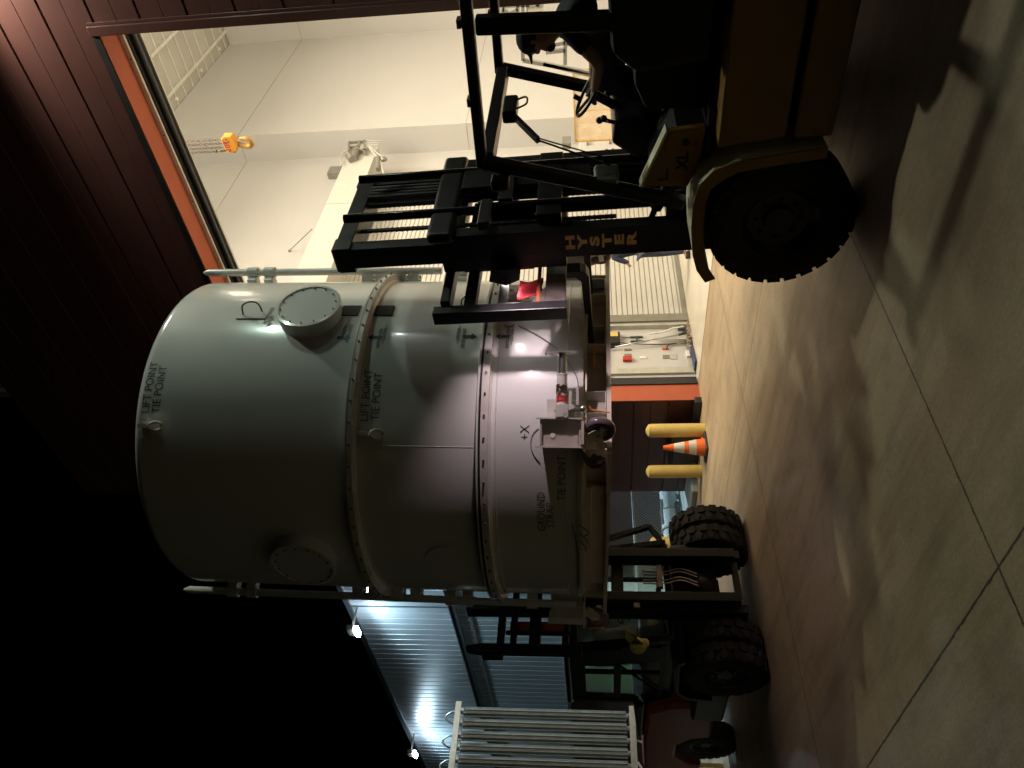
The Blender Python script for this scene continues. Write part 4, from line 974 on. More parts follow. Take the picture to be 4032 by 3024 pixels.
# ================================================================= shared truck pieces
def tyre(parent, c, ax, rad, wid, rim_r, tread=28, lug=.018, name='wheel', rimm='black_paint', chev=False):
    """ax points to the outer side"""
    c = Vector(c); ax = Vector(ax); hw = wid / 2
    b = MB()
    b.lathe([(rim_r, -hw * .8), (rim_r + .04, -hw * .98), (rad * .82, -hw), (rad - .035, -hw * .93), (rad - lug, -hw * .80), (rad - lug, hw * .80), (rad - .035, hw * .93), (rad * .82, hw), (rim_r + .04, hw * .98), (rim_r, hw * .8)], c, ax, 64)
    x = ax.orthogonal().normalized(); y = ax.cross(x)
    def pt(t, r, h): return c + (x * math.cos(t) + y * math.sin(t)) * r + ax * h
    for i in range(tread):
        for s in (-1, 1):
            t0 = 2 * PI * (i + (.5 if s > 0 else 0)) / tread; dt = 2 * PI / tread * .74
            if chev:   # big hexagonal blocks
                hx = [(0, .04), (.25, .52), (.25 + .5, .56), (1, .30), (.9, .0), (.4, -.05)]
                lo = [pt(t0 + dt * u, rad - lug - .004, s * hw * (.08 + v * 1.3)) for u, v in hx]
                hi = [pt(t0 + dt * (.06 + u * .88), rad, s * hw * (.10 + v * 1.22)) for u, v in hx]
                n = len(hx); b.add(lo + hi, [list(range(n, 2 * n))] + [[k, (k + 1) % n, (k + 1) % n + n, k + n] for k in range(n)])
                lo = [pt(t0 + dt * u, r_, s * hw * v) for u, r_, v in ((.1, rad - .05, .93), (.9, rad - .05, .93), (.9, rad - .002, .80), (.1, rad - .002, .80))]
                hi = [p + ax * (s * .012) for p in lo]; b.add(lo + hi, [[4, 5, 6, 7]] + [[k, (k + 1) % 4, (k + 1) % 4 + 4, k + 4] for k in range(4)])
            else:
                lo = [pt(t0, rad - lug - .004, s * hw * .02), pt(t0 + dt, rad - lug - .004, s * hw * .02), pt(t0 + dt * 1.1, rad - .04, s * hw * .95), pt(t0 + dt * .1, rad - .04, s * hw * .95)]
                hi = [pt(t0, rad, s * hw * .04), pt(t0 + dt, rad, s * hw * .04), pt(t0 + dt * 1.1, rad - .004, s * hw * .93), pt(t0 + dt * .1, rad - .004, s * hw * .93)]
                b.add(lo + hi, [[4, 5, 6, 7]] + [[k, (k + 1) % 4, (k + 1) % 4 + 4, k + 4] for k in range(4)])
    wt = MB(); wt.lathe([(rim_r + .002, -hw * .8), (rim_r - .02, -hw * .6), (rim_r - .03, hw * .3), (rim_r, hw * .82), (rim_r + .015, hw * .86), (rim_r - .015, hw * .70), (rim_r * .78, hw * .45), (rim_r * .40, hw * .40), (rim_r * .36, hw * .62), (0, hw * .66)], c, ax, 48)
    for i in range(8):
        t = 2 * PI * i / 8; q = c + (x * math.cos(t) + y * math.sin(t)) * rim_r * .55 + ax * hw * .42; wt.cyl(q, q + ax * .03, .017, 6)
    w_ = b.build(name, 'rubber', parent)
    wt.build('rim', rimm, w_)
    return w_

# ================================================================= near forklift
TY = 5.68; HW = 1.06
TX = -3.08; TR = .50
hy = thing('forklift', 'near forklift in dim yellow and black at the right, driver at the wheel', 'forklift', (-2.0, TY, 0))
for s in (-1, 1): tyre(hy, (TX, TY + s * (HW - .17), TR), (0, s, 0), TR, .34, .27, 26, .016, 'front_wheel')
for s in (-1, 1): tyre(hy, (-.55, TY + s * (HW - .17), .40), (0, s, 0), .40, .28, .21, 24, .014, 'rear_wheel')
def prY(poly, y0, y1, nm, m, par=hy, bevel=.0, xf=None):
    b = MB(xf); b.prism([(p[0], y0, p[1]) for p in poly], (0, y1 - y0, 0), 1); return b.build(nm, m, par, bevel=bevel)
yo, yi = TY - HW - .01, TY + HW + .01
arc = [(-3.52, .985), (-3.46, 1.055), (-3.30, 1.085), (-2.92, 1.125), (-2.74, 1.10), (-2.63, 1.02), (-2.575, .88), (-2.53, .62), (-2.49, .30)]
arc = [(-3.53, .975), (-3.42, 1.045), (-3.28, 1.085), (-3.05, 1.11), (-2.86, 1.11), (-2.72, 1.08), (-2.62, 1.0), (-2.565, .86), (-2.53, .62), (-2.49, .30)]
inner = [(-3.50, .935), (-3.40, .995), (-3.27, 1.035), (-3.05, 1.06), (-2.87, 1.06), (-2.755, 1.035), (-2.665, .965), (-2.61, .84), (-2.575, .61), (-2.54, .30)]
for (a_, c_) in ((yo, yo + .42), (yi - .42, yi)):
    prY(arc + inner[::-1], a_, c_, 'fender', 'cream_truck', bevel=.012)
# outer fender flange
fl = arc + [(p[0] - .0, p[1]) for p in inner[::-1]]
lip = [(p[0] + (-.028 if i > 5 else 0), p[1] - (.028 if i <= 6 else 0)) for i, p in enumerate(inner)]
for a_ in (yo - .012, yi + .002): prY([(p[0], p[1] + .004) for p in arc] + lip[::-1], a_, a_ + .010, 'fender_lip', 'yellow_truck')
# chassis
side = [(-2.49, .30), (-2.52, .60), (-2.55, 1.02), (-2.30, 1.06), (-.95, 1.06), (-.95, .30)]
prY([(-2.45, .56), (-2.50, .98), (-.95, .98), (-.95, .56)], yo + .06, yi - .06, 'side_frame', 'yellow_truck', bevel=.015)
prY([(-2.44, .28), (-2.44, .52), (-.95, .52), (-.95, .28)], yo + .03, yi - .03, 'step_sill', 'yellow_truck', bevel=.015)
prY([(-2.40, .50), (-2.40, .58), (-.95, .58), (-.95, .50)], yo + .14, yi - .14, 'step_recess', 'black_paint')
# cowl panels either side of the footwell
cowl = [(-2.86, 1.13), (-2.84, 1.44), (-2.78, 1.445), (-2.44, 1.28), (-2.42, 1.04), (-2.66, 1.06)]
for a_ in (TY - .86, TY + .50): prY(cowl, a_, a_ + .07, 'cowl_panel', 'cream_truck' if a_ > TY else 'yellow_truck', bevel=.012)
prY([(-2.845, 1.447), (-2.44, 1.285), (-2.43, 1.30), (-2.84, 1.462)], TY - .865, TY - .76, 'cowl_edge', 'cream_truck')
prY([(-2.84, .9), (-2.82, 1.38), (-2.75, 1.38), (-2.46, 1.22), (-2.46, .9)], TY - .78, TY + .56, 'scuttle', 'cap_dark')
MB().cyl((-2.52, TY - .875, 1.165), (-2.52, TY - .86, 1.165), .022, 14).build('plug', 'black_paint', hy)
# lower black mass: floor, dash, engine hood, seat, counterweight
prY([(-3.02, .55), (-3.02, 1.10), (-2.70, 1.12), (-2.70, .55)], TY - .66, TY + .66, 'drive_axle_housing', 'black_paint')
prY([(-2.90, 1.13), (-2.93, 1.46), (-2.80, 1.64), (-2.62, 1.62), (-2.55, 1.20)], TY - .30, TY + .42, 'dashboard', 'black_paint', bevel=.03)
prY([(-2.34, .99), (-2.42, 1.02), (-2.40, 1.42), (-2.22, 1.50), (-1.30, 1.52), (-.95, 1.50), (-.95, .99)], TY - .62, TY + .62, 'engine_hood', 'cap_dark', bevel=.03)
prY([(-2.66, 1.0), (-2.68, 1.03), (-2.30, 1.03), (-2.30, 1.0)], TY - .86, TY + .86, 'floor_plate', 'black_paint')
prY([(-.95, .30), (-.95, 1.30), (-.70, 1.50), (-.10, 1.48), (.12, 1.30), (.15, .60), (.05, .30)], yo + .03, yi - .03, 'counterweight', 'yellow_truck', bevel=.05)
prY([(-2.22, 1.52), (-2.25, 1.60), (-2.10, 1.65), (-1.70, 1.62), (-1.62, 1.70), (-1.46, 2.16), (-1.36, 2.20), (-1.34, 2.10), (-1.50, 1.60), (-1.52, 1.52)], TY - .27, TY + .27, 'seat', 'black_paint', bevel=.03)
prY([(-1.60, 1.52), (-1.62, 2.02), (-1.30, 2.05), (-1.0, 1.95), (-1.0, 1.52)], TY - .62, TY - .28, 'side_console', 'cap_dark', bevel=.04)
prY([(-1.98, 1.06), (-2.04, 1.50), (-1.90, 1.66), (-1.3, 1.70), (-1.0, 1.60), (-1.0, 1.06)], TY - .90, TY - .62, 'tank_cover', 'cap_dark', bevel=.05)
# overhead guard
gN, gF = TY - .80, TY + .80
gp = lambda px, py, Y: aty(px, py, Y)
for s, Y in ((-1, gN), (1, gF)):
    b = MB()
    top = Vector((-2.62, Y, 2.56)); bot = Vector((-3.02, Y, 1.14)); rr_ = Vector((-1.00, Y, 2.52))
    b.bar(bot, top, .085, .10, up=(0, 1, 0)); b.build('guard_pillar', 'black_paint', hy, bevel=.015)
    b = MB(); b.bar(top + Vector((-.04, 0, .0)), rr_, .075, .095, up=(0, 1, 0)); b.build('guard_rail', 'black_paint', hy, bevel=.015)
    b = MB(); b.bar((-1.74, Y, 1.30), (-1.70, Y, 2.49), .11, .09, up=(0, 1, 0)); b.build('guard_pillar', 'black_paint', hy, bevel=.015)
    for xx in (-2.2, -1.7): MB().box((xx, Y - .05, 2.575), (xx + .05, Y + .03, 2.602)).build('clip', 'bolt_steel', hy)
b = MB(); b.box((-2.70, gN + .045, 2.48), (-2.58, gF - .045, 2.57)); b.build('guard_crossbar', 'black_paint', hy, bevel=.01)
b = MB(); b.box((-1.10, gN + .045, 2.46), (-1.0, gF - .045, 2.55)); b.build('guard_crossbar', 'black_paint', hy, bevel=.01)
for k in range(5): MB().box((-1.62, gN + .05, 2.50), (-1.60, gF - .05, 2.51)) if False else None
b = MB(); b.box((-1.45, gN + .04, 2.525), (-1.02, gF - .04, 2.545)); b.build('roof_panel', 'black_paint', hy)
# wiper, motor and work light under the front crossbar
b = MB(); q0 = Vector((-2.60, TY - .03, 2.44)); b.rbox(q0 + Vector((-.05, -.16, -.09)), q0 + Vector((.05, .14, .02)), .02); wp = b.build('wiper_motor', 'black_paint', hy)
b = MB(); q1 = Vector((-2.68, TY - .30, 2.12)); b.bar(q0 + Vector((0, -.12, -.06)), q0 + Vector((-.06, -.42, -.26)), .05, .03); b.tube([q0 + Vector((-.06, -.42, -.26)), q0 + Vector((-.18, -.62, -.78))], .008, 6); b.tube([q0 + Vector((-.05, -.40, -.25)), q0 + Vector((-.17, -.56, -.80))], .006, 6); b.tube([q0 + Vector((-.10, -.70, -.34)), q0 + Vector((-.16, -.62, -.78)), q0 + Vector((-.22, -.54, -1.10))], .007, 6); b.build('wiper_arm', 'black_paint', wp)
b = MB(); b.tube(smooth([q0 + Vector((.03, .06, -.06)), q0 + Vector((.04, .10, -.15)), q0 + Vector((.04, -.02, -.16)), q0 + Vector((.03, -.08, -.08))], 5), .008, 6); b.build('cable', 'black_paint', wp)
b = MB(); b.rbox((-2.86, gN - .02, 1.60), (-2.80, gN + .22, 1.78), .03); b.build('mirror_back', 'grey_metal', hy)
# grey box halfway up the near pillar (lamp back)
# steering wheel, column, levers
sw = MB(); wc = Vector((-2.52, TY, 1.80)); wn = Vector((.52, 0, .85)).normalized(); xx_ = Vector((0, 1, 0)); yy_ = wn.cross(xx_)
sw.tube([wc + xx_ * (.19 * math.cos(t)) + yy_ * (.19 * math.sin(t)) for t in [2 * PI * i / 36 for i in range(36)]], .014, 8, close=True)
for a_ in (90, 210, 330): sw.bar(wc - wn * .03, wc + xx_ * (.185 * math.cos(R(a_))) + yy_ * (.185 * math.sin(R(a_))), .035, .014, up=wn)
sw.cyl(wc - wn * .05, wc + wn * .01, .04, 14); sw.cyl(wc + xx_ * .12 + yy_ * .13, wc + xx_ * .12 + yy_ * .13 + wn * .06, .02, 10)
swo = sw.build('steering_wheel', 'black_paint', hy)
b = MB(); b.cyl(wc - wn * .04, wc - wn * .36, .035, 12); b.build('steering_column', 'black_paint', swo)
for k, (dx, dy, h) in enumerate(((0, -.24, .17), (.04, -.30, .14), (-.02, .26, .10))):
    b = MB(); p = Vector((-2.68 + dx, TY + dy, 1.56)); b.tube([p, p + Vector((.06, -.03, h))], .008, 6); b.sphere(p + Vector((.06, -.03, h)), .026, 12); b.build('lever', 'black_paint', hy)
# lettering on cowl
flat_text('model_lettering', 'XL', .105, (-2.72, TY - .8625, 1.145), (1, 0, 0), (0, 0, 1), 'decal_black', hy, .004)
flat_text('model_lettering', '2', .12, (-2.575, TY - .8625, 1.09), (1, 0, 0), (0, 0, 1), 'decal_red', hy, .003)
b = MB(); b.box((-2.80, TY - .862, 1.27), (-2.71, TY - .8605, 1.285)); b.box((-2.80, TY - .862, 1.287), (-2.785, TY - .8605, 1.34)); b.build('model_lettering', 'decal_black', hy)

# ---- mast (leans forward a little)
MX = Matrix.Translation((-3.5 + .14, .03, .5)) @ Matrix.Rotation(R(-1.3), 4, 'Y') @ Matrix.Translation((3.5, 0, -.5))
mast = thing('mast', 'x', 'x'); del mast['label']; del mast['category']; mast.parent = hy; mast.location = Vector((-3.5, TY, .5)) - Vector(hy.location)
mn, mf = 5.10, 6.34
def mbx(lo, hi, nm, m='mast_steel', bev=.006): return MB(MX).box(lo, hi).build(nm, m, mast, bevel=bev)
# outer rails
for s, y in ((1, mn), (-1, mf)):
    b = MB(MX); a_, c_ = (y, y + .115 * s); b.box((-3.70, a_, .28), (-3.48, y + .022 * s, 3.08)); b.box((-3.70, y + .0225 * s, .28), (-3.678, c_, 3.08)); b.box((-3.502, y + .0225 * s, .28), (-3.48, c_, 3.08)); b.build('outer_rail', 'mast_steel', mast)
    b = MB(MX); y2 = y + .045 * s; a_ = y2; c_ = y + .20 * s; b.box((-3.77, a_, .60), (-3.58, y2 + .02 * s, 3.93)); b.box((-3.77, y2 + .0205 * s, .60), (-3.75, c_ - .04 * s, 3.93)); b.box((-3.60, y2 + .0205 * s, .60), (-3.58, c_ - .04 * s, 3.93)); b.build('inner_rail', 'mast_steel', mast)
    # lift cylinders behind the rails
    yc = y + .30 * s
    b = MB(MX); b.cyl((-3.44, yc, .45), (-3.44, yc, 2.62), .060, 20); b.cyl((-3.44, yc, 2.62), (-3.44, yc, 2.72), .075, 20); cyo = b.build('lift_cylinder', 'black_gloss', mast)
    b = MB(MX); b.cyl((-3.44, yc, 2.72), (-3.44, yc, 3.87), .038, 20); b.build('piston_rod', 'black_gloss', cyo)
    # chain
    b = MB(MX); yc2 = y + .42 * s; z = 1.6
    while z < 3.79:
        b.box((-3.66, yc2 - .018, z), (-3.64, yc2 + .018, z + .034)); b.cyl((-3.65, yc2 - .024, z + .04), (-3.65, yc2 + .024, z + .04), .012, 6); z += .046
    b.build('chain', 'mast_steel', mast)
# hose bank near far rail (wide black web)
b = MB(MX); b.box((-3.64, mf - .47, .9), (-3.60, mf - .03, 3.79)); b.build('hose_shield', 'black_paint', mast)
b = MB(MX)
for k in range(4): b.tube([(-3.56, mf - .40 + k * .05, 1.0), (-3.56, mf - .40 + k * .05, 3.80)], .014, 6)
b.build('hose', 'rubber', mast)
mbx((-3.80, mn + .03, 3.80), (-3.56, mf - .03, 3.94), 'top_crossbar')
for q in ((mn + .02, mn + .20), (mf - .20, mf - .02)): MB(MX).rbox((-3.79, q[0], 3.925), (-3.56, q[1], 3.96), .015).build('top_cap', 'mast_steel', mast)
b = MB(MX); b.rbox((-3.52, mn - .06, 2.90), (-3.42, mf - .02, 3.12), .04, 4); b.build('outer_crossbar', 'black_paint', mast)
mbx((-3.50, mn + .12, 2.04), (-3.40, mf - .12, 2.24), 'middle_crossbar'); mbx((-3.50, mn + .12, .96), (-3.40, mf - .12, 1.22), 'lower_crossbar'); mbx((-3.56, mn + .12, .34), (-3.42, mf - .12, .60), 'bottom_crossbar')
mbx((-3.40, mn + .34, 2.44), (-3.37, mf - .30, 2.56), 'hose_clamp'); mbx((-3.48, mf - .62, 1.80), (-3.41, mf - .25, 2.9), 'hose_reel_plate', 'black_paint')
b = MB(MX); b.rbox((-3.44, mn - .01, 2.60), (-3.36, mn + .34, 2.70), .015); b.build('bracket', 'mast_steel', mast)
b = MB(); b.cyl((-3.30, mn + .18, 1.30), (-2.98, mn + .14, 1.16), .05, 14); b.cyl((-3.46, mn + .19, 1.35), (-3.30, mn + .18, 1.30), .025, 12); b.build('tilt_cylinder', 'black_gloss', hy)
b = MB(); b.cyl((-3.45, mf - .18, 1.30), (-2.98, mf - .14, 1.16), .05, 14); b.cyl((-3.62, mf - .19, 1.35), (-3.45, mf - .18, 1.30), .025, 12); b.build('tilt_cylinder', 'black_gloss', hy)
# name down the near rail, letters stacked
nm_ = 'HYSTER'
for i, ch in enumerate(nm_):
    z = 1.945 - i * .097
    vs, fs = text_geo(ch, .118, .006, 'CENTER', 1.6); b = MB(MX); b.add([Vector((-3.60 + v.x, mn - .0025, z + v.y * .82)) for v in vs], fs); b.build('mast_lettering', 'decal_gold', mast)
# carriage ladder in front of the mast
cg = bpy.data.objects.new('carriage', None); col.objects.link(cg); cg.parent = hy; cg.location = Vector((-3.9, TY, 2.0)) - Vector(hy.location)
cyN, cyF = 4.70, 6.66
def cb(lo, hi, nm, m='black_paint', bev=.008): return MB(MX).box(lo, hi).build(nm, m, cg, bevel=bev)
cb((-4.02, cyN - .05, 2.02), (-3.90, cyN + .05, 3.10), 'end_plate'); cb((-4.02, cyF - .05, 2.02), (-3.90, cyF + .05, 3.10), 'end_plate')
for (z0, z1, x0, x1, m, nm) in ((2.96, 3.04, -3.98, -3.86, 'black_paint', 'carriage_bar'), (2.76, 2.86, -4.0, -3.92, 'black_paint', 'carriage_bar'), (2.50, 2.58, -3.98, -3.93, 'mast_steel', 'carriage_bar'), (2.24, 2.27, -3.97, -3.93, 'orange_trim', 'carriage_bar'), (2.03, 2.20, -3.99, -3.94, 'worn_steel', 'fork_hanger_bar')):  # orange bar: the warm light falling on it is put into its colour
    cb((x0, cyN + .051, z0), (x1, cyF - .051, z1), nm, m)
cb((-3.93, mn + .12, 2.30), (-3.86, mf - .12, 2.90), 'carriage_plate')
for s, y in ((1, mn + .08), (-1, mf - .08)): cb((-3.86, y - .04, 2.02), (-3.72, y + .04, 3.05), 'roller_bracket')
b = MB(MX); b.prism([(-3.935, cyN + .06, 2.20), (-3.935, cyN + .28, 2.20), (-3.935, cyN + .06, 2.32)], (-.02, 0, 0), 0); b.build('gusset', 'worn_steel', cg)
# forks
for y in (5.30, 6.02):
    b = MB(MX); w2 = .065; th = .05
    path = [(-4.01, 2.22), (-4.01, 1.95), (-4.025, 1.875), (-4.08, 1.845), (-5.7, 1.80), (-5.7, 1.815), (-4.6, 1.885), (-4.12, 1.905), (-4.075, 1.925), (-4.065, 1.97), (-4.065, 2.22)]
    prof = [(-3.99, 2.20), (-3.99, 1.92), (-4.01, 1.87), (-4.06, 1.845), (-5.9, 1.815), (-5.9, 1.825), (-4.35, 1.905), (-4.10, 1.915), (-4.055, 1.96), (-4.055, 2.20)]
    b.prism([(p[0], y - w2, p[1]) for p in prof], (0, 2 * w2, 0), 1); b.build('fork', 'black_paint', cg, bevel=.006)
# work light aimed at the load, with a red rag beside it
b = MB(MX); WL = Vector((-3.86, 5.0, 2.52))
b.prism([WL + Vector((.00, -.02, .14)), WL + Vector((.12, -.02, .08)), WL + Vector((.12, -.02, -.08)), WL + Vector((.0, -.02, -.12)), WL + Vector((-.05, -.02, 0.0))], (0, .17, 0), 1); b.build('work_light', 'black_paint', hy, bevel=.01)
spot('work_lamp', MX @ (WL + Vector((-.09, .02, -.02))), (-4.95, 3.45, 1.95), 9, (1.0, .84, .87), 118, .9, .06)
spot('guard_fill_light', (-2.80, 4.80, 2.44), (-5.3, 3.6, 1.8), 140, (1.0, .78, .84), 78, .7, .05)  # second lamp added to spread the work light wider over the canister
b = MB(); b.rbox((-2.79, 4.74, 2.37), (-2.70, 4.86, 2.50), .02); b.build('guard_fill_housing', 'black_paint', hy)  # housing made up for the added second lamp
b = MB(MX); b.lathe([(0, 0), (.05, 0)], WL + Vector((-.052, .06, 0)), (-1, 0, 0), 20); b.build('work_light_lens', 'bulb_warm', hy)
b = MB(); vs = []; fs = []; nx, ny = 7, 7
for i in range(nx):
    for j in range(ny): vs.append(Vector((-3.92 + .02 * math.sin(i * 1.3 + j * .8), 4.98 + .04 * i, 2.22 + .034 * j + .01 * math.sin(2 * i))))
for i in range(nx - 1):
    for j in range(ny - 1): fs.append((i * ny + j, (i + 1) * ny + j, (i + 1) * ny + j + 1, i * ny + j + 1))
b.add(vs, fs, True); o = b.build('red_rag', 'red_cloth'); tag(o, 'bright red rag hung on the carriage of the near forklift', 'rag'); md = o.modifiers.new('th', 'SOLIDIFY'); md.thickness = .004

# ================================================================= far forklift (faces the near one)
FYc = 4.72; FHW = 1.0
f2 = thing('forklift', 'far forklift in black and dark red facing the canister, left side', 'forklift', (-9.4, FYc, 0))
FX = -8.22; FR = .455
for s in (-1, 1):
    for k in (0, 1): tyre(f2, (FX, FYc + s * (FHW - .12 - k * .27), FR), (0, s, 0), FR, .24, .24, 20, .022, 'front_wheel', chev=True)
for s in (-1, 1): tyre(f2, (-10.95, FYc + s * .60, .40), (0, s, 0), .40, .26, .20, 24, .02, 'rear_wheel')
def p2(poly, y0, y1, nm, m, bevel=.012, par=f2):
    b = MB(); b.prism([(p[0], y0, p[1]) for p in poly], (0, y1 - y0, 0), 1); return b.build(nm, m, par, bevel=bevel)
p2([(-11.75, .42), (-11.78, .95), (-11.60, 1.22), (-10.6, 1.26), (-9.7, 1.24), (-9.5, .95), (-9.45, .40), (-10.45, .38), (-10.52, .62), (-10.75, .80), (-11.15, .80), (-11.40, .62), (-11.45, .42)], FYc - .78, FYc + .78, 'counterweight', 'red_truck', .05)
p2([(-10.55, 1.262), (-10.5, 1.33), (-9.6, 1.40), (-9.45, 1.262)], FYc - .76, FYc + .76, 'engine_cover', 'black_paint', .03)
p2([(-9.6, .30), (-9.62, .95), (-7.95, .95), (-7.90, .60), (-8.5, .55), (-8.7, .30)], FYc - .52, FYc + .52, 'chassis', 'black_paint', .02)
p2([(-9.55, .34), (-9.55, .72), (-8.75, .72), (-8.75, .34)], FYc - .92, FYc + .92, 'side_tank', 'black_paint', .03)
for s in (-1,):
    a_ = FYc + s * (FHW + .01); c_ = FYc + s * .48
    p2([(-8.80, .55), (-8.74, .86), (-8.56, .98), (-7.88, 1.0), (-7.78, .93), (-7.86, .90), (-7.92, .955), (-8.54, .935), (-8.69, .83), (-8.74, .55)], min(a_, c_), max(a_, c_), 'fender', 'black_paint', .01)
# cab
cabN, cabF = FYc - .62, FYc + .62
cz = 2.14
for y in (cabN, cabF):
    s = 1 if y > FYc else -1
    b = MB()
    b.bar((-8.06, y, .98), (-8.30, y, cz), .07, .07, up=(0, 1, 0)); b.bar((-9.62, y, .98), (-9.58, y, cz), .08, .07, up=(0, 1, 0)); b.bar((-8.20, y, 1.62), (-9.6, y, 1.60), .06, .05, up=(0, 1, 0)); b.bar((-8.08, y, 1.02), (-9.6, y, 1.02), .07, .06, up=(0, 1, 0)); b.bar((-8.9, y, 1.05), (-8.9, y, cz), .05, .05, up=(0, 1, 0))
    b.build('cab_frame', 'black_gloss', f2)
    b = MB(); b.box((-9.52, y - .004, 1.66), (-8.36, y + .004, cz - .14)); b.build('cab_window', 'glass_cab', f2)
    b = MB(); b.box((-9.52, y - .004, 1.06), (-8.22, y + .004, 1.57)); b.build('cab_window', 'glass_cab', f2)
# solid near side of the cab around its two windows
w1 = [aty(*q, cabN) for q in ((1264, 1433), (1325, 1501))]; w2 = [aty(*q, cabN) for q in ((1342, 1424), (1419, 1510))]
xa, xb_ = -8.28, -9.70
for (x0, x1, z0, z1) in ((xa - .06, xb_, w1[0].z, cz), (xa, xb_, w2[0].z, w1[1].z), (xa + .12, xb_, .96, w2[1].z), (w1[0].x, xa - .03, w1[1].z, w1[0].z), (xb_, w1[1].x, w1[1].z, w1[0].z), (w2[0].x, xa + .06, w2[1].z, w2[0].z), (xb_, w2[1].x, w2[1].z, w2[0].z)):
    MB().box((min(x0, x1), cabN - .03, min(z0, z1)), (max(x0, x1), cabN + .025, max(z0, z1))).build('cab_side_panel', 'black_paint', f2)
b = MB(); b.rbox((-9.74, cabN - .05, cz), (-8.16, cabF + .05, cz + .09), .04, 4); b.build('cab_roof', 'black_gloss', f2)
MB().bar((-8.30, cabN + .03, cz - .05), (-8.30, cabF - .03, cz - .05), .07, .07, up=(1, 0, 0)).build('cab_crossbar', 'black_gloss', f2); MB().bar((-8.08, cabN + .03, 1.0), (-8.08, cabF - .03, 1.0), .07, .10, up=(1, 0, 0)).build('cab_crossbar', 'black_gloss', f2)
b = MB(); b.prism([(-8.10, cabN + .03, 1.05), (-8.29, cabN + .03, cz - .09), (-8.296, cabN + .03, cz - .09), (-8.106, cabN + .03, 1.05)], (0, 2 * .59, 0), 1); b.build('windscreen', 'glass_cab', f2)
p2([(-9.45, .96), (-9.45, 1.30), (-9.0, 1.30), (-8.92, 1.22), (-8.92, .96)], FYc - .25, FYc + .25, 'seat_base', 'black_paint', .03)
p2([(-9.50, 1.28), (-9.62, 1.86), (-9.52, 1.90), (-9.38, 1.32)], FYc - .24, FYc + .24, 'seat_back', 'black_paint', .03)
b = MB(); wc = Vector((-8.62, FYc, 1.52)); wn = Vector((-.5, 0, .85)).normalized(); x_ = Vector((0, 1, 0)); y_ = wn.cross(x_)
b.tube([wc + x_ * (.18 * math.cos(t)) + y_ * (.18 * math.sin(t)) for t in [2 * PI * i / 28 for i in range(28)]], .014, 8, close=True); b.cyl(wc, wc - wn * .45, .03, 10); b.bar(wc - x_ * .17, wc + x_ * .17, .03, .012, up=wn); b.build('steering_wheel', 'black_paint', f2)
b = MB(); b.tube([(-9.35, cabN - .035, 1.10), (-8.60, cabN - .035, 1.62)], .015, 8); b.build('grab_rail', 'black_gloss', f2)
# open cab door on the far side, seen past the mast
d0 = [atx(x, y, -8.3) for x, y in ((1293, 1170), (1402, 1138), (1425, 1165), (1432, 1192), (1293, 1192))]
b = MB(); seq = [Vector((-8.3, p.y, p.z)) for p in d0]
for i in range(4): b.bar(seq[i], seq[i + 1], .05, .08, up=(1, 0, 0))
dr = b.build('open_door', 'black_gloss', f2)
# mast
m2 = bpy.data.objects.new('mast', None); col.objects.link(m2); m2.parent = f2; m2.location = Vector((-7.9, FYc, .2)) - Vector(f2.location)
def q2(lo, hi, nm, m='mast_steel', bev=.006): return MB().box(lo, hi).build(nm, m, m2, bevel=bev)
for s in (-1, 1):
    a_ = FYc - .04 + s * .395
    q2((-7.98, min(a_, a_ - s * .10), .18), (-7.80, max(a_, a_ - s * .10), 3.3 if s > 0 else 3.3), 'outer_rail')
    a_ = FYc - .04 + s * .335
    q2((-7.79, min(a_, a_ - s * .11), .26), (-7.66, max(a_, a_ - s * .11), 2.2), 'inner_rail')
for z, t_ in ((.22, .07), (1.52, .13), (2.9, .12)): q2((-7.86, FYc - .26, z), (-7.80, FYc + .20, z + t_), 'crossbar')
b = MB()
for k, y in enumerate((-.06, -.02, .05, .09)): b.tube(smooth([Vector((-7.76, FYc + y - .05, 1.30)), Vector((-7.76, FYc + y - .05, 1.05)), Vector((-7.74, FYc + y - .02, .88)), Vector((-7.72, FYc + y - .10, .70))], 5), .009, 8)
b.build('hydraulic_hose', 'worn_steel', m2)
b = MB(); b.box((-7.80, FYc - .16, 1.08), (-7.74, FYc + .12, 1.14)); b.build('valve_block', 'worn_steel', m2)
b = MB(); b.sphere((-7.95, FYc - .05, .62), .17, 14, (1, 1.1, .9)); b.cyl((-7.95, FYc - .30, .55), (-7.95, FYc + .3, .55), .10, 14); b.build('axle_housing', 'black_paint', m2)
b = MB(); b.rbox((-7.62, FYc - .50, 1.36), (-7.60, FYc - .44, 1.43), .005); b.build('label_plate', 'grey_metal', m2)
# tall near carriage end + bars
c2 = bpy.data.objects.new('carriage', None); col.objects.link(c2); c2.parent = f2; c2.location = Vector((-7.6, FYc, 2.0)) - Vector(f2.location)
def q3(lo, hi, nm, m='black_paint', bev=.008): return MB().box(lo, hi).build(nm, m, c2, bevel=bev)
ye = atx(1120, 1404, -7.55).y
for y in (ye, 2 * FYc - ye):
    b = MB(); b.prism([(-7.60, y - .05, 1.98), (-7.60, y + .05, 1.98), (-7.60, y + .05, 3.05), (-7.60, y + .02, 3.20), (-7.60, y - .02, 3.20), (-7.60, y - .05, 3.05)], (.10, 0, 0), 0); b.rbox((-7.59, y - .11, 2.80), (-7.51, y - .045, 3.02), .02); b.build('end_plate', 'black_paint', c2, bevel=.01)
for z0, z1 in ((2.80, 2.88), (2.67, 2.74), (2.42, 2.54), (2.03, 2.12)): q3((-7.60, ye + .051, z0), (-7.52, 2 * FYc - ye - .051, z1), 'carriage_bar')
q3((-7.64, ye + .25, 2.18), (-7.615, ye + .36, 2.76), 'orange_guard', 'orange_paint'); q3((-7.66, ye + .215, 2.12), (-7.60, ye + .248, 2.80), 'side_plate')
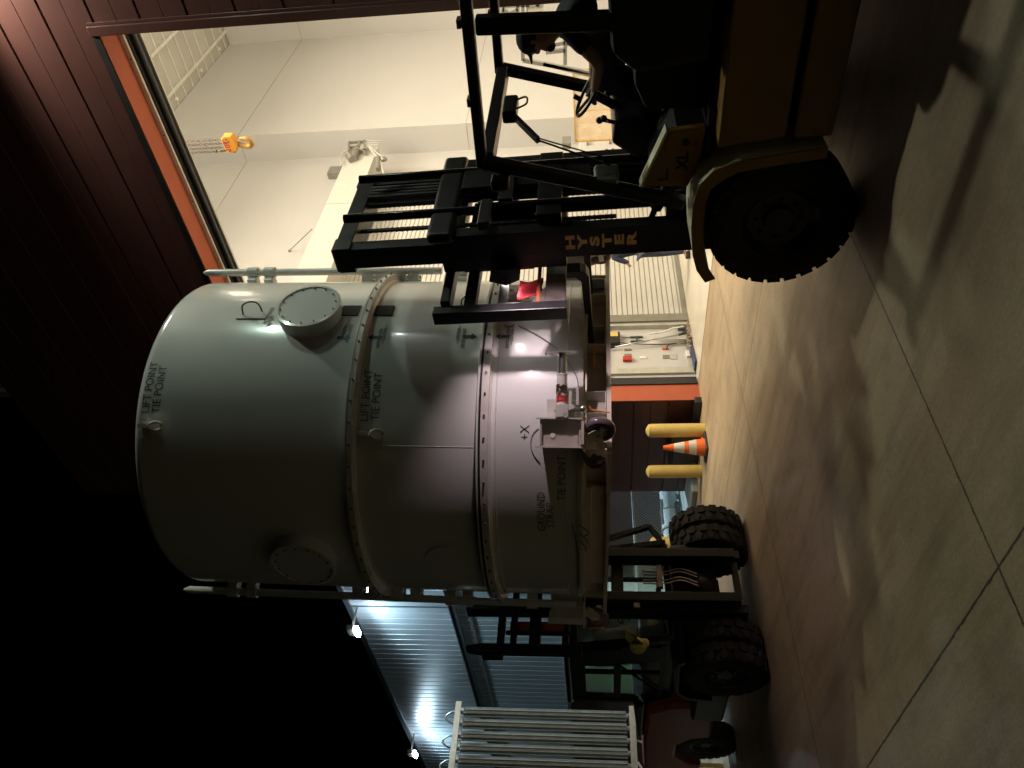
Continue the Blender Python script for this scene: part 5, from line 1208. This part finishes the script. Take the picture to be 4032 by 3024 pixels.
q3((-7.62, FYc - .34, 1.98), (-7.56, FYc + .34, 2.70), 'carriage_plate')
for y in (4.45, 5.30 - .0):
    b = MB(); prof = [(-7.50, 2.20), (-7.50, 1.90), (-7.47, 1.855), (-7.40, 1.835), (-6.2, 1.80), (-6.2, 1.81), (-7.1, 1.885), (-7.40, 1.90), (-7.44, 1.94), (-7.44, 2.20)]
    b.prism([(p[0], y - .06, p[1]) for p in prof], (0, .12, 0), 1); b.build('fork', 'black_paint', c2, bevel=.006)
# yellow rag bundle tied on the far mast
b = MB(); k = atx(1378, 1395, -7.55); b.sphere(k, .09, 12, (.7, 1, 1)); b.sphere(k + Vector((0, .10, .06)), .07, 12, (.7, 1, 1)); b.sphere(k + Vector((0, .03, -.07)), .05, 12); tag(b.build('rag_bundle', 'rag_yellow'), 'pale yellow bundle tied with black cords on the far mast', 'bundle')
b = MB()
for i in range(7): b.tube(smooth([k + Vector((.05, .20, .18 - .03 * i)), k + Vector((.08, .08, .06 - .01 * i)), k + Vector((.07, -.02, -.05 + .02 * i))], 4), .008, 5)
b.build('cord', 'gasket', f2)

# ================================================================= people
def skin_body(name, J, E, parent=None, m='skin', root=None, sub=1):
    """J: name -> (pos, radius[, radius2]); E: list of edges"""
    W = root_matrix(parent).inverted() if parent is not None else Matrix()
    names = list(J); me = bpy.data.meshes.new(name)
    me.from_pydata([tuple(W @ Vector(J[n][0])) for n in names], [(names.index(a), names.index(c)) for a, c in E], [])
    o = bpy.data.objects.new(name, me); col.objects.link(o); o.parent = parent
    md = o.modifiers.new('skin', 'SKIN'); md.use_smooth_shade = True
    for i, n in enumerate(names):
        r = J[n][1]; r2 = J[n][2] if len(J[n]) > 2 else r
        me.skin_vertices[0].data[i].radius = (r, r2)
        me.skin_vertices[0].data[i].use_root = (n == (root or names[0]))
    s = o.modifiers.new('sub', 'SUBSURF'); s.levels = sub; s.render_levels = sub + 1
    me.materials.append(MATS[m]); return o
# operator: facing -X, seated
op = thing('person', 'seated driver silhouetted in a billed cap, arm on the wheel of the near forklift', 'person', (-1.9, TY, 1.62))
OX, OY = -1.96, TY
J = {'pelvis': ((OX, OY, 1.72), .15, .13), 'waist': ((OX + .01, OY, 1.84), .14, .12), 'chest': ((OX - .03, OY, 2.0 - .08), .16, .12), 'neck0': ((OX - .07, OY, 2.01), .075), 'neck': ((OX - .10, OY, 2.06), .058), 'jaw': ((OX - .15, OY, 2.115), .066, .07), 'head': ((OX - .14, OY, 2.205), .098, .082), 'crown': ((OX - .12, OY, 2.275), .075, .07),
     'chin': ((OX - .225, OY, 2.075), .028), 'nose': ((OX - .255, OY, 2.165), .016)}
E_ = [('pelvis', 'waist'), ('waist', 'chest'), ('chest', 'neck0'), ('neck0', 'neck'), ('neck', 'jaw'), ('jaw', 'head'), ('head', 'crown'), ('jaw', 'chin'), ('head', 'nose')]
hand_xf = {}
for s, nm in ((-1, 'n'), (1, 'f')):
    sh = (OX - .02, OY + s * .19, 1.945); el = (OX - .24, OY + s * .27, 1.73); wr = (-2.44, OY + s * .15, 1.76 if s < 0 else 1.78); pa = (-2.485, OY + s * .13, 1.775)
    J['sh' + nm] = (sh, .068); J['el' + nm] = (el, .046); J['fo' + nm] = (tuple((Vector(el) + Vector(wr)) / 2), .042); J['wr' + nm] = (wr, .028); J['pa' + nm] = (pa, .038, .022)
    E_ += [('chest', 'sh' + nm), ('sh' + nm, 'el' + nm), ('el' + nm, 'fo' + nm), ('fo' + nm, 'wr' + nm), ('wr' + nm, 'pa' + nm)]
    for k in range(4):
        yk = pa[1] + (k - 1.5) * .019; a = (pa[0] - .035, yk, pa[2] + .012); c = (pa[0] - .062, yk, pa[2] - .004); d = (pa[0] - .060, yk, pa[2] - .028 - .004 * (k % 2))
        J[f'a{nm}{k}'] = (a, .0095); J[f'b{nm}{k}'] = (c, .0085); J[f'c{nm}{k}'] = (d, .0075)
        E_ += [('pa' + nm, f'a{nm}{k}'), (f'a{nm}{k}', f'b{nm}{k}'), (f'b{nm}{k}', f'c{nm}{k}')]
    J['t1' + nm] = ((pa[0] + .005, pa[1] - s * .035, pa[2] - .012), .011); J['t2' + nm] = ((pa[0] - .03, pa[1] - s * .045, pa[2] - .03), .009)
    E_ += [('wr' + nm, 't1' + nm), ('t1' + nm, 't2' + nm)]
    kn = (OX - .46, OY + s * .13, 1.66); an = (OX - .62, OY + s * .13, 1.18)
    J['kn' + nm] = (kn, .075); J['an' + nm] = (an, .045); J['toe' + nm] = ((OX - .78, OY + s * .14, 1.07), .035)
    E_ += [('pelvis', 'kn' + nm), ('kn' + nm, 'an' + nm), ('an' + nm, 'toe' + nm)]
skin_body('body', J, E_, op)
S_ = {k: (J[k][0], J[k][1] * 1.13) for k in ('pelvis', 'waist', 'chest', 'neck0', 'shn', 'shf')}
S_['slv_n'] = (tuple(Vector(J['shn'][0]).lerp(Vector(J['eln'][0]), .7)), .063); S_['slv_f'] = (tuple(Vector(J['shf'][0]).lerp(Vector(J['elf'][0]), .7)), .063)
skin_body('shirt', S_, [('pelvis', 'waist'), ('waist', 'chest'), ('chest', 'neck0'), ('chest', 'shn'), ('chest', 'shf'), ('shn', 'slv_n'), ('shf', 'slv_f')], op, 'shirt_dark')
T_ = {k: (J[k][0], J[k][1] * 1.15) for k in ('pelvis', 'knn', 'ann', 'knf', 'anf')}
skin_body('trousers', T_, [('pelvis', 'knn'), ('knn', 'ann'), ('pelvis', 'knf'), ('knf', 'anf')], op, 'jeans')
hc = Vector((OX - .135, OY, 2.235))
b = MB(); b.sphere(hc, .108, 20, (1.06, .9, .82)); b.add([hc + Vector((-.09 - .095 * (1 - (j / 4 - 1) ** 2) ** .5 * i, (j / 4 - 1) * .075, .005 - .018 * i + .0)) for i in (0, 1) for j in range(9)], [(j, j + 1, j + 10, j + 9) for j in range(8)], True)
o = b.build('cap', 'cap_dark', op); md = o.modifiers.new('t', 'SOLIDIFY'); md.thickness = .008
for s in (-1, 1): MB().sphere(hc + Vector((.005, s * .088, -.045)), .03, 10, (.6, .3, 1)).build('ear', 'skin', op)
for s in (-1, 1): MB().sphere(hc + Vector((-.092, s * .032, -.045)), .013, 10).build('eye', 'reflective_white', op)
b = MB(); b.sphere(Vector((OX - .20, OY, 2.075)), .05, 14, (.8, 1.1, .75)); b.build('beard', 'cap_dark', op)

# worker standing inside, half hidden by the mast
wk = thing('person', 'standing worker in a dark helmet and blue clothes, half hidden behind the forklift mast', 'person', (-8.55, 11.95, 0))
wb = aty(1289, 538, 12.0)
def WP(x, y, z): return (wb.x + x, 12.0 + y, z)
J = {'pelvis': (WP(0, 0, .95), .14, .12), 'waist': (WP(0, 0, 1.10), .13, .11), 'chest': (WP(0, 0, 1.32), .16, .12), 'neck0': (WP(0, 0, 1.45), .07), 'neck': (WP(0, 0, 1.50), .05), 'head': (WP(-.02, 0, 1.62), .09, .085), 'crown': (WP(-.01, 0, 1.70), .07), 'nose': (WP(-.10, -.04, 1.60), .015), 'chin': (WP(-.07, -.03, 1.545), .03)}
E_ = [('pelvis', 'waist'), ('waist', 'chest'), ('chest', 'neck0'), ('neck0', 'neck'), ('neck', 'head'), ('head', 'crown'), ('head', 'nose'), ('head', 'chin')]
for s, nm in ((-1, 'n'), (1, 'f')):
    ty = (.707 * s, .707 * s)
    def Q(t, fwd, z): return WP(-t * s * -.707 * 1.0 - fwd * .5, t * s * .707 - fwd * .5, z)
    J['sh' + nm] = (Q(.18, 0, 1.39), .06); J['el' + nm] = (Q(.25, .03, 1.16), .042); J['wr' + nm] = (Q(.19, .16, 1.12 - .02 * s), .028); J['pa' + nm] = (Q(.15, .25, 1.12), .036, .02)
    E_ += [('chest', 'sh' + nm), ('sh' + nm, 'el' + nm), ('el' + nm, 'wr' + nm), ('wr' + nm, 'pa' + nm)]
    for k in range(4):
        a = Q(.14 + .0, .29, 1.145 - k * .019); c = Q(.11, .31, 1.14 - k * .019); J[f'a{nm}{k}'] = (a, .0095); J[f'b{nm}{k}'] = (c, .008); E_ += [('pa' + nm, f'a{nm}{k}'), (f'a{nm}{k}', f'b{nm}{k}')]
    J['t1' + nm] = (Q(.12, .22, 1.155), .011); E_ += [('wr' + nm, 't1' + nm)]
    J['hp' + nm] = (Q(.09, 0, .88), .095); J['kn' + nm] = (Q(.10, .02, .50), .065); J['an' + nm] = (Q(.11, -.01, .10), .042); J['toe' + nm] = (Q(.12, .17, .045), .04, .035)
    E_ += [('pelvis', 'hp' + nm), ('hp' + nm, 'kn' + nm), ('kn' + nm, 'an' + nm), ('an' + nm, 'toe' + nm)]
skin_body('body', J, E_, wk)
S_ = {k: (J[k][0], J[k][1] * 1.16) for k in ('pelvis', 'waist', 'chest', 'neck0', 'shn', 'shf', 'eln', 'elf')}
for nm in 'nf': S_['sv' + nm] = (tuple(Vector(J['el' + nm][0]).lerp(Vector(J['wr' + nm][0]), .6)), .044)
skin_body('jacket', S_, [('pelvis', 'waist'), ('waist', 'chest'), ('chest', 'neck0'), ('chest', 'shn'), ('chest', 'shf'), ('shn', 'eln'), ('shf', 'elf'), ('eln', 'svn'), ('elf', 'svf')], wk, 'jacket_blue')
T_ = {k: (J[k][0], J[k][1] * 1.2) for k in ('pelvis', 'hpn', 'knn', 'ann', 'hpf', 'knf', 'anf')}
skin_body('trousers', T_, [('pelvis', 'hpn'), ('hpn', 'knn'), ('knn', 'ann'), ('pelvis', 'hpf'), ('hpf', 'knf'), ('knf', 'anf')], wk, 'jeans')
b = MB(); hc = Vector(WP(-.01, 0, 1.66)); b.sphere(hc, .135, 20, (1.1, 1, .9)); b.build('helmet', 'visor', wk)
b = MB()
for nm in 'nf':
    p = Vector(J['toe' + nm][0]); q = Vector(J['an' + nm][0]); b.tube([q + Vector((0, 0, -.04)), (p + q) / 2 + Vector((0, 0, -.03)), p], .05, 12, rs=[.05, .055, .045])
b.build('boots', 'cap_dark', wk)
print('scene built', len(bpy.data.objects))
